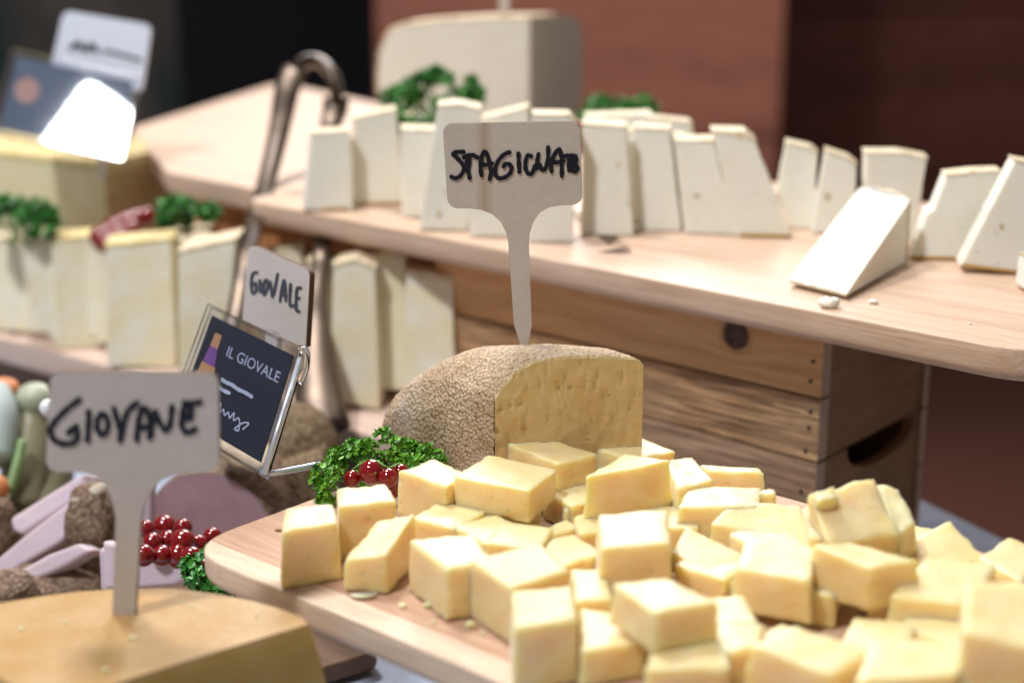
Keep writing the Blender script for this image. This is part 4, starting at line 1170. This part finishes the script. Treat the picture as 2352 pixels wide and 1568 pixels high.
for i, x0 in enumerate(range(-30, 560, 46)):
    tp_ = 548 + rgm.uniform(-10, 14); w_ = rgm.uniform(40, 52)
    ml.append(([(x0, tp_ + 4), (x0 + w_ * .5, tp_), (x0 + w_, tp_ + 5), (x0 + w_ + 6, 760 + i * 3), (x0 - 4, 755 + i * 3)], 3, (x0 + 20, 765 + i * 7), .014,
      ['narrow pale wedge at the left end of the hind row', 'second narrow pale wedge of the hind row', 'third narrow pale wedge of the hind row', 'fourth narrow pale wedge of the hind row, below the parsley edge', 'fifth narrow pale wedge of the hind row', 'sixth narrow pale wedge of the hind row, below the red berries', 'seventh narrow pale wedge of the hind row', 'eighth narrow pale wedge of the hind row', 'ninth narrow pale wedge of the hind row', 'tenth narrow pale wedge of the hind row, under the parsley tuft', 'eleventh narrow pale wedge of the hind row', 'twelfth narrow pale wedge of the hind row', 'last narrow pale wedge of the hind row near the tongs'][i], rgm.uniform(-6, 8)))
ml += [
 ([(300,556),(352,550),(352,780),(300,780)], 2, (325,800), .018, 'narrow cream wedge in the second row behind the stained one', 0),
 ([(455,560),(500,552),(505,800),(455,800)], 2, (480,830), .018, 'narrow cream wedge in the second row left of the tongs', 0),
 ([(222,560),(256,558),(262,790),(222,790)], 2, (240,805), .018, 'thin cream wedge left of the stained one', 0),
 ([(20,545),(120,540),(150,720),(20,720)], 2, (80,735), .02, 'cream wedge in the back row left of the redcurrants', 0),
 ([(190,560),(262,556),(270,760),(200,760)], 2, (230,770), .02, 'cream wedge in the back row right of the redcurrants', 0),
 ([(330,560),(440,552),(450,760),(340,760)], 2, (390,770), .02, 'cream wedge in the back row behind the stained one', 0),
 ([(640,575),(700,572),(700,800),(640,800)], 2, (670,830), .02, 'cream wedge glimpsed between the tongs arms', 0),
 ([(850,590),(935,600),(935,800),(850,800)], 2, (890,850), .02, 'cream wedge in the back row right of the tongs', 0)]
for pts, nr_, b_, th_, lab, yaw in ml:
    slice_('cheese_wedge', pts, nr_, b_, th_, lab, MG, mat='cream', rmat='yellow_rind' if 'yellow' in lab else 'pale_rind', yaw=yaw, z=ZM, rind_th=.003)

# yellow block at the far left
bk = empty('cheese_block', Z(240, 640, ZM), 'big yellow edged cheese block at the far left carrying the reflecting card', 'cheese')
zt_b = D(240, 385, 1.07).z
q = [Z(240, 388, zt_b), Z(392, 345, zt_b), Z(230, 300, zt_b), Z(-160, 325, zt_b), Z(-160, 362, zt_b)]
q = [Z(240, 388, zt_b), Z(392, 350, zt_b), Z(392, 350, zt_b) + Vector((-.06, .07, 0)), Z(-120, 350, zt_b) + Vector((0, .08, 0)), Z(-120, 350, zt_b)]
bt_ = [Vector((p.x, p.y, ZM + .0004)) for p in q]
hx = prism('paste', q, Vector((0, 0, ZM + .0004 - zt_b)), M['block'], bk, .002)
prism('rind', [p + Vector((0, 0, .0002)) for p in q], Vector((0, 0, .005)), M['yellow_rind'], bk, .002)
rs = [q[0] + Vector((.0, -.0006, 0)), q[1] + Vector((.002, -.0006, 0)), q[1] + Vector((.002, -.0006, ZM - zt_b + .0008)), q[0] + Vector((0, -.0006, ZM - zt_b + .0008))]
prism('side_rind', rs, Vector((0.0004, -.0016, 0)), M['yellow_rind'], bk, .0005)

# ------------------------------------------------------------ acrylic holders with dark cards
card = MatB('dark_card'); M['card'] = card.set((.010, .016, .034), .8, Specular_IOR_Level=.1)
M['cardtext'] = plain('card_text', (.45, .50, .66), .5)
M['bottle_o'] = plain('print_orange', (.45, .22, .08), .5); M['bottle_p'] = plain('print_purple', (.16, .04, .25), .5)
def holder(name, TL, TR, BR, label, rim=.0045, gloss=.04, dk=M['card']):
    BLc = TL + BR - TR; nrm = (TR - TL).cross(BR - TR).normalized()
    if nrm.dot(CAM - TL) < 0: nrm = -nrm
    root = empty(name, BR, label, 'card holder')
    ex, ey = (TR - TL).normalized(), (TL - BLc).normalized()
    prism('card', [TL, TR, BR, BLc], -nrm * .0006, dk, root)
    big = [TL - ex * rim + ey * rim, TR + ex * rim + ey * rim, BR + ex * rim - ey * rim, BLc - ex * rim - ey * rim]
    prism('front_pane', [p + nrm * .0020 for p in big], -nrm * .0012, M['acrylic'], root, .0004)
    prism('back_pane', [p - nrm * .0012 for p in big], -nrm * .0014, M['acrylic'], root, .0004)
    return root, ex, ey, nrm, BLc
TL, TR, BR = D(489, 726, .655), D(676, 818, .615), D(600, 1062, .585)
hd, ex, ey, nn, BLc = holder('card_holder', TL, TR, BR, 'dark blue card reading IL GIOVALE in a clear acrylic holder')
wc, hc = (TR - TL).length, (TL - BLc).length
def cardpt(fx, fy): return TL + ex * (fx * wc) - ey * (fy * hc) + nn * .00025
def text3(name, s_, fx, fy, size, parent, mat, shear=0):
    cu = bpy.data.curves.new('txt', 'FONT'); cu.body = s_; cu.size = size; cu.shear = shear
    ob = bpy.data.objects.new('txt', cu); COL.objects.link(ob)
    me = bpy.data.meshes.new_from_object(ob.evaluated_get(bpy.context.evaluated_depsgraph_get()))
    bpy.data.objects.remove(ob)
    o0 = cardpt(fx, fy); W = [o0 + ex * v.co.x + ey * v.co.y for v in me.vertices]
    Fx = [list(p.vertices) for p in me.polygons]
    return mk(name, W, Fx, mat, parent)
text3('lettering', 'IL GIOVALE', .30, .30, wc * .125, hd, M['cardtext'])
strokes_mesh('lettering', [[(.36, .52), (.42, .525), (.48, .52), (.56, .53), (.64, .525), (.72, .53)]], .034, lambda x, y: cardpt(x, y * 1.0), nn, M['cardtext'], hd)
strokes_mesh('lettering', [[(.34, .60), (.42, .605), (.48, .60)]], .034, lambda x, y: cardpt(x, y), nn, M['cardtext'], hd)
strokes_mesh('script', [[(.40, .80), (.43, .72), (.45, .80), (.48, .76), (.51, .80), (.54, .76), (.57, .80), (.60, .74), (.62, .80), (.66, .76), (.69, .80), (.70, .86), (.66, .86), (.72, .78), (.78, .76), (.74, .83)]], .014, lambda x, y: cardpt(x, y), nn, M['cardtext'], hd)
mk('bottle_print', [cardpt(a, b) for a, b in ((.11, .14), (.19, .14), (.195, .28), (.10, .28))], [[0, 1, 2, 3]], M['bottle_o'], hd)
mk('bottle_print', [cardpt(a, b) + nn * .00001 for a, b in ((.10, .281), (.195, .281), (.23, .45), (.08, .45))], [[0, 1, 2, 3]], M['bottle_p'], hd)
mk('bottle_print', [cardpt(a, b) for a, b in ((.07, .451), (.24, .451), (.26, .62), (.06, .62))], [[0, 1, 2, 3]], M['bottle_o'], hd)
fr = [D(690, 800, .612), D(704, 812, .610), D(700, 850, .608), D(688, 880, .606)]
M['rod'] = plain('bright_rod', (.60, .64, .72), .25, Metallic=.5)
tube('clip', catmull(fr, 4), .0016, M['acrylic'], hd)
tube('side_rod', [TR + ex * .0047 + nn * .001, BR + ex * .0047 + nn * .001 - ey * .004], .0011, M['rod'], hd)
tube('foot_rod', catmull([BR + ex * .004 - ey * .002, D(604, 1086, .583), D(640, 1084, .586), D(735, 1066, .60)], 5), .0013, M['rod'], hd)

# reflecting card on the yellow block: tilted so that it mirrors the ceiling lamp
LAMP = bpy.data.objects['ceiling_lamp'].location
cpt = D(228, 325, 1.02)
nb_ = ((CAM - cpt).normalized() + (LAMP - cpt).normalized()).normalized()
TL2, TR2, BR2 = [PL(x, y, cpt, nb_) for x, y in ((38, 130), (306, 188), (272, 356))]
M['card2'] = MatB('blue_card').set((.05, .09, .17), .35)
hd2, ex2, ey2, nn2, BL2 = holder('card_holder', TL2, TR2, BR2, 'blue card with a blown out lamp reflection in acrylic holder on the yellow block', .004, .03, M['card2'])
wc2, hc2 = (TR2 - TL2).length, (TL2 - BL2).length
pp = TL2 + ex2 * wc2 * .15 - ey2 * hc2 * .42 + nn2 * .0003
mk('print_spot', [pp + ex2 * .009 * math.cos(k * .785) + ey2 * .010 * math.sin(k * .785) for k in range(8)], [list(range(8))], plain('print_pink', (.55, .30, .25), .5), hd2)
pt4 = D(230, 120, 1.05); n4 = Vector((-.1, -.98, .25)).normalized()
o4 = roundpoly([Vector((146, 24, 0)), Vector((348, 58, 0)), Vector((325, 212, 0)), Vector((112, 175, 0))], [22, 22, 18, 18], 5)
tag_sign('plant_tag', [(p.x, p.y) for p in o4], pt4, n4, .003, 'blurred white tag with handwriting behind the blue card', [([(165, 112), (180, 100), (195, 116), (210, 104), (222, 118)], 12), ([(240, 118), (262, 122), (285, 128), (305, 134), (322, 138)], 8)], 12, plain('white_tag', (.66, .70, .80), .5), edge=False)
prism('stem', [PL(x, y, pt4, n4) for x, y in ((225, 190), (250, 195), (240, 420), (228, 418))], -n4 * .003, M['tagwood_h'], [o for o in bpy.data.objects if o.name.startswith('plant_tag')][-1])

zt2 = ZT + .012
tr = [Z(872, 1492, zt2), Z(735, 1532, zt2), Z(300, 1640, zt2), Z(-700, 1500, zt2), Z(-700, 1130, zt2), Z(560, 1130, zt2)]
board('serving_tray', tr, [.006, .01, .02, .02, .02, .02], .010, M['crate_dark'], 'low wooden tray under the ham and the orange cheese', cat='tray')
# ------------------------------------------------------------ ham, rinds and slices at the left
def log(name, px, py, d, rad, axis, length, label, face, skin, cat):
    c = D(px, py, d); ax = Vector(axis).normalized()
    up = Vector((0, 0, 1)); b = ax.cross(up).normalized(); a_ = b.cross(ax).normalized()
    root = empty(name, Vector((c.x, c.y, ZT)), label, cat)
    n = 40; ring = lambda r_, s_: [c + ax * s_ + (b * math.cos(2 * math.pi * k / n) + a_ * math.sin(2 * math.pi * k / n)) * r_ for k in range(n)]
    def shell(nm, rs, mat):
        V = []; Fc = []
        for r_, s_ in rs: V += ring(r_, s_)
        for j in range(len(rs) - 1):
            for k in range(n): Fc.append([j * n + k, j * n + (k + 1) % n, (j + 1) * n + (k + 1) % n, (j + 1) * n + k])
        return V, Fc
    V, Fc = shell('', [(rad * .965, -.0002), (rad, .0015), (rad, length * .9), (rad * .9, length)], skin)
    Fc.append([3 * n + k for k in range(n)])
    mk('skin', V, Fc, skin, root, None, True)
    mk('cut_face', ring(rad * .965, -.0004), [list(range(n))], face, root)
    return root
r_ham = (1230 - 1066) / F * .74 * 1.0
log('ham', 486, 1232, .745, r_ham, (.25, 1, 0), .07, 'large pink cooked ham with smooth cut face behind the redcurrants', M['ham'], M['ham_skin'], 'ham')
mk_r = D(690, 1050, .80)
rz_ = empty('brown_cheese', Vector((mk_r.x, mk_r.y, ZT)), 'round brown rinded cheese behind the acrylic card', 'cheese')
sphere('rind', D(672, 1040, .80), .027, M['brown_rind'], rz_, sc_=(.95, 1, 1.0), seg=32, rings=20)
fq = [PL(x, y, D(690, 1120, .765), Vector((.1, -1, 0)).normalized()) for x, y in ((640, 1072), (742, 1050), (748, 1180), (640, 1190))]
prism('cut_side', fq, Vector((0, .05, 0)), M['brown_rind'], rz_, .003)
cr2 = [PL(x, y, D(560, 1050, .72), Vector((-.1, -1, .1)).normalized()) for x, y in ((470, 1005), (520, 1030), (615, 1075), (600, 1092), (540, 1075), (480, 1045))]
tag(prism('bread_crust', cr2, Vector((0, .03, -.0)), M['wheel_rind'], None, .003), 'crumpled beige crust below the dark card', 'bread')
def slab(pts, d, ext, label, face, skin, n_, parent=None):
    nrm = Vector(n_).normalized(); p0 = D(pts[0][0], pts[0][1], d)
    P = [PL(x, y, p0, nrm) for x, y in pts]
    c = sum(P, Vector()) / len(P)
    o = prism('ham_slice', P, -nrm * ext, face, None, .0018, Vector((c.x, c.y, min(p.z for p in P))), 3)
    return tag(o, label, 'ham slice', 'ham slices at the left')
def skin_on(o, pts, d0, n_, ext, mat):
    nrm = Vector(n_).normalized(); P = [PL(x, y, d0, nrm) for x, y in pts]
    return prism('skin', P, -nrm * ext, mat, o, .0012)
NS = (-.35, -.85, .45)
M['palewhite_fat'] = plain('pale_fat', (.62, .55, .42), .5)
def rindlump(px, py, d, rx, ry, rz_m, label):
    p = D(px, py, d); o = sphere('ham_end', p, 1.0, M['ham_skin'], None, p, (rx, ry, rz_m), 32, 20)
    for v in o.data.vertices: v.co += v.co.normalized() * (noise.noise(v.co * 90 + Vector((px, 0, 0))) * .003 + noise.noise(v.co * 300) * .0008)
    return tag(o, label, 'ham')
rindlump(222, 1200, .715, .0135, .016, .0205, 'brown rinded end of the upper pink ham slices')
rindlump(120, 1352, .70, .030, .015, .0105, 'dark brown rind under the lowest pink ham slice')
rindlump(215, 1318, .71, .013, .012, .016, 'brown rind lump just left of the GIOVANE stem')
rindlump(20, 1370, .68, .013, .012, .012, 'dark rind lump at the left edge above the orange cheese')
rindlump(0, 1215, .76, .010, .012, .018, 'grey brown rind lump at the left picture edge')
a0_ = slab([(22, 1190), (120, 1128), (190, 1086), (222, 1090), (215, 1118), (120, 1180), (48, 1226), (28, 1218)], .735, .012, 'uppermost pale pink ham slice at the left', M['ham_fat'], None, NS)
a2 = slab([(-40, 1310), (60, 1225), (160, 1150), (232, 1104), (250, 1125), (220, 1180), (130, 1250), (30, 1310), (-30, 1350)], .722, .012, 'broad pale pink ham slice in the middle at the left', M['ham_fat'], None, NS)
a3 = slab([(30, 1318), (110, 1272), (180, 1246), (215, 1262), (150, 1300), (52, 1346)], .695, .010, 'lower pale pink ham slice near the orange cheese', M['ham_fat'], None, NS)
a6 = slab([(150, 1150), (236, 1100), (250, 1116), (190, 1160)], .705, .004, 'thin whitish fat edge beside the brown rind', M['palewhite_fat'], None, NS)
b1 = slab([(235, 1240), (440, 1285), (438, 1340), (300, 1352), (240, 1352)], .655, .012, 'short pink ham slice in front of the redcurrants', M['ham_fat'], None, (0, -.9, .35))
b2 = slab([(300, 1085), (345, 1080), (345, 1210), (285, 1235), (270, 1180)], .715, .006, 'thin pink ham slice folded beside the tag stem', M['ham_fat'], None, (-.3, -.9, .1))
b3 = slab([(225, 1260), (270, 1250), (275, 1360), (230, 1360)], .66, .01, 'pink ham slice just left of the tag stem', M['ham_fat'], None, (-.2, -.9, .2))
# vegetables blurred at the left edge
M['olive'] = plain('olive_green', (.20, .19, .11), .45, Subsurface_Weight=.2, Subsurface_Scale=.01)
M['palegreen'] = plain('pale_green', (.42, .46, .34), .4, Subsurface_Weight=.2, Subsurface_Scale=.01)
M['mint'] = plain('mint_green', (.22, .34, .14), .5); M['orange'] = plain('orange_skin', (.62, .22, .08), .6); M['palewhite'] = plain('pale_white', (.42, .50, .48), .6)
def stalk(pts, rad, mat, label):
    P = catmull([D(*p) for p in pts], 5); rr_ = interp(rad, 5)
    return tag(tube('vegetable', P, rr_, M[mat], None, .8, 14, P[-1]), label, 'vegetable', 'blurred vegetables at the left edge')
stalk([(80, 912, .82), (78, 960, .815), (62, 1060, .80), (48, 1180, .785)], [.006, .0125, .0155, .015], 'olive', 'olive green vegetable with a pale grey tip')
tag(sphere('vegetable', D(80, 918, .812), .0105, M['palegreen'], None, None, (1, 1, .9)), 'pale grey green rounded tip beside the GIOVANE tag', 'vegetable', 'blurred vegetables at the left edge')
stalk([(52, 1010, .78), (40, 1070, .775), (22, 1130, .77)], [.0025, .0035, .003], 'mint', 'thin bright green stalk at the left edge')
stalk([(-10, 905, .80), (0, 960, .79), (-8, 1060, .78)], [.010, .012, .011], 'palewhite', 'pale bluish white radish at the left picture edge')
tag(sphere('vegetable', D(2, 890, .81), .0095, M['orange'], None, None, (1, 1, .55)), 'orange carrot end at the left picture edge', 'vegetable', 'blurred vegetables at the left edge')
tag(sphere('vegetable', D(-12, 1120, .76), .007, M['orange'], None, None, (1, 1, 1)), 'coral piece lower at the left picture edge', 'vegetable', 'blurred vegetables at the left edge')
stalk([(120, 985, .84), (100, 1080, .82), (70, 1180, .80), (50, 1300, .78)], [.012, .020, .024, .022], 'olive', 'broad brownish green vegetable behind the tag')
tag(sphere('mozzarella_ball', D(112, 936, .70), .0042, plain('white_ball', (.85, .87, .87), .3), None, None), 'tiny white ball half hidden by the left edge of the GIOVANE tag', 'cheese')
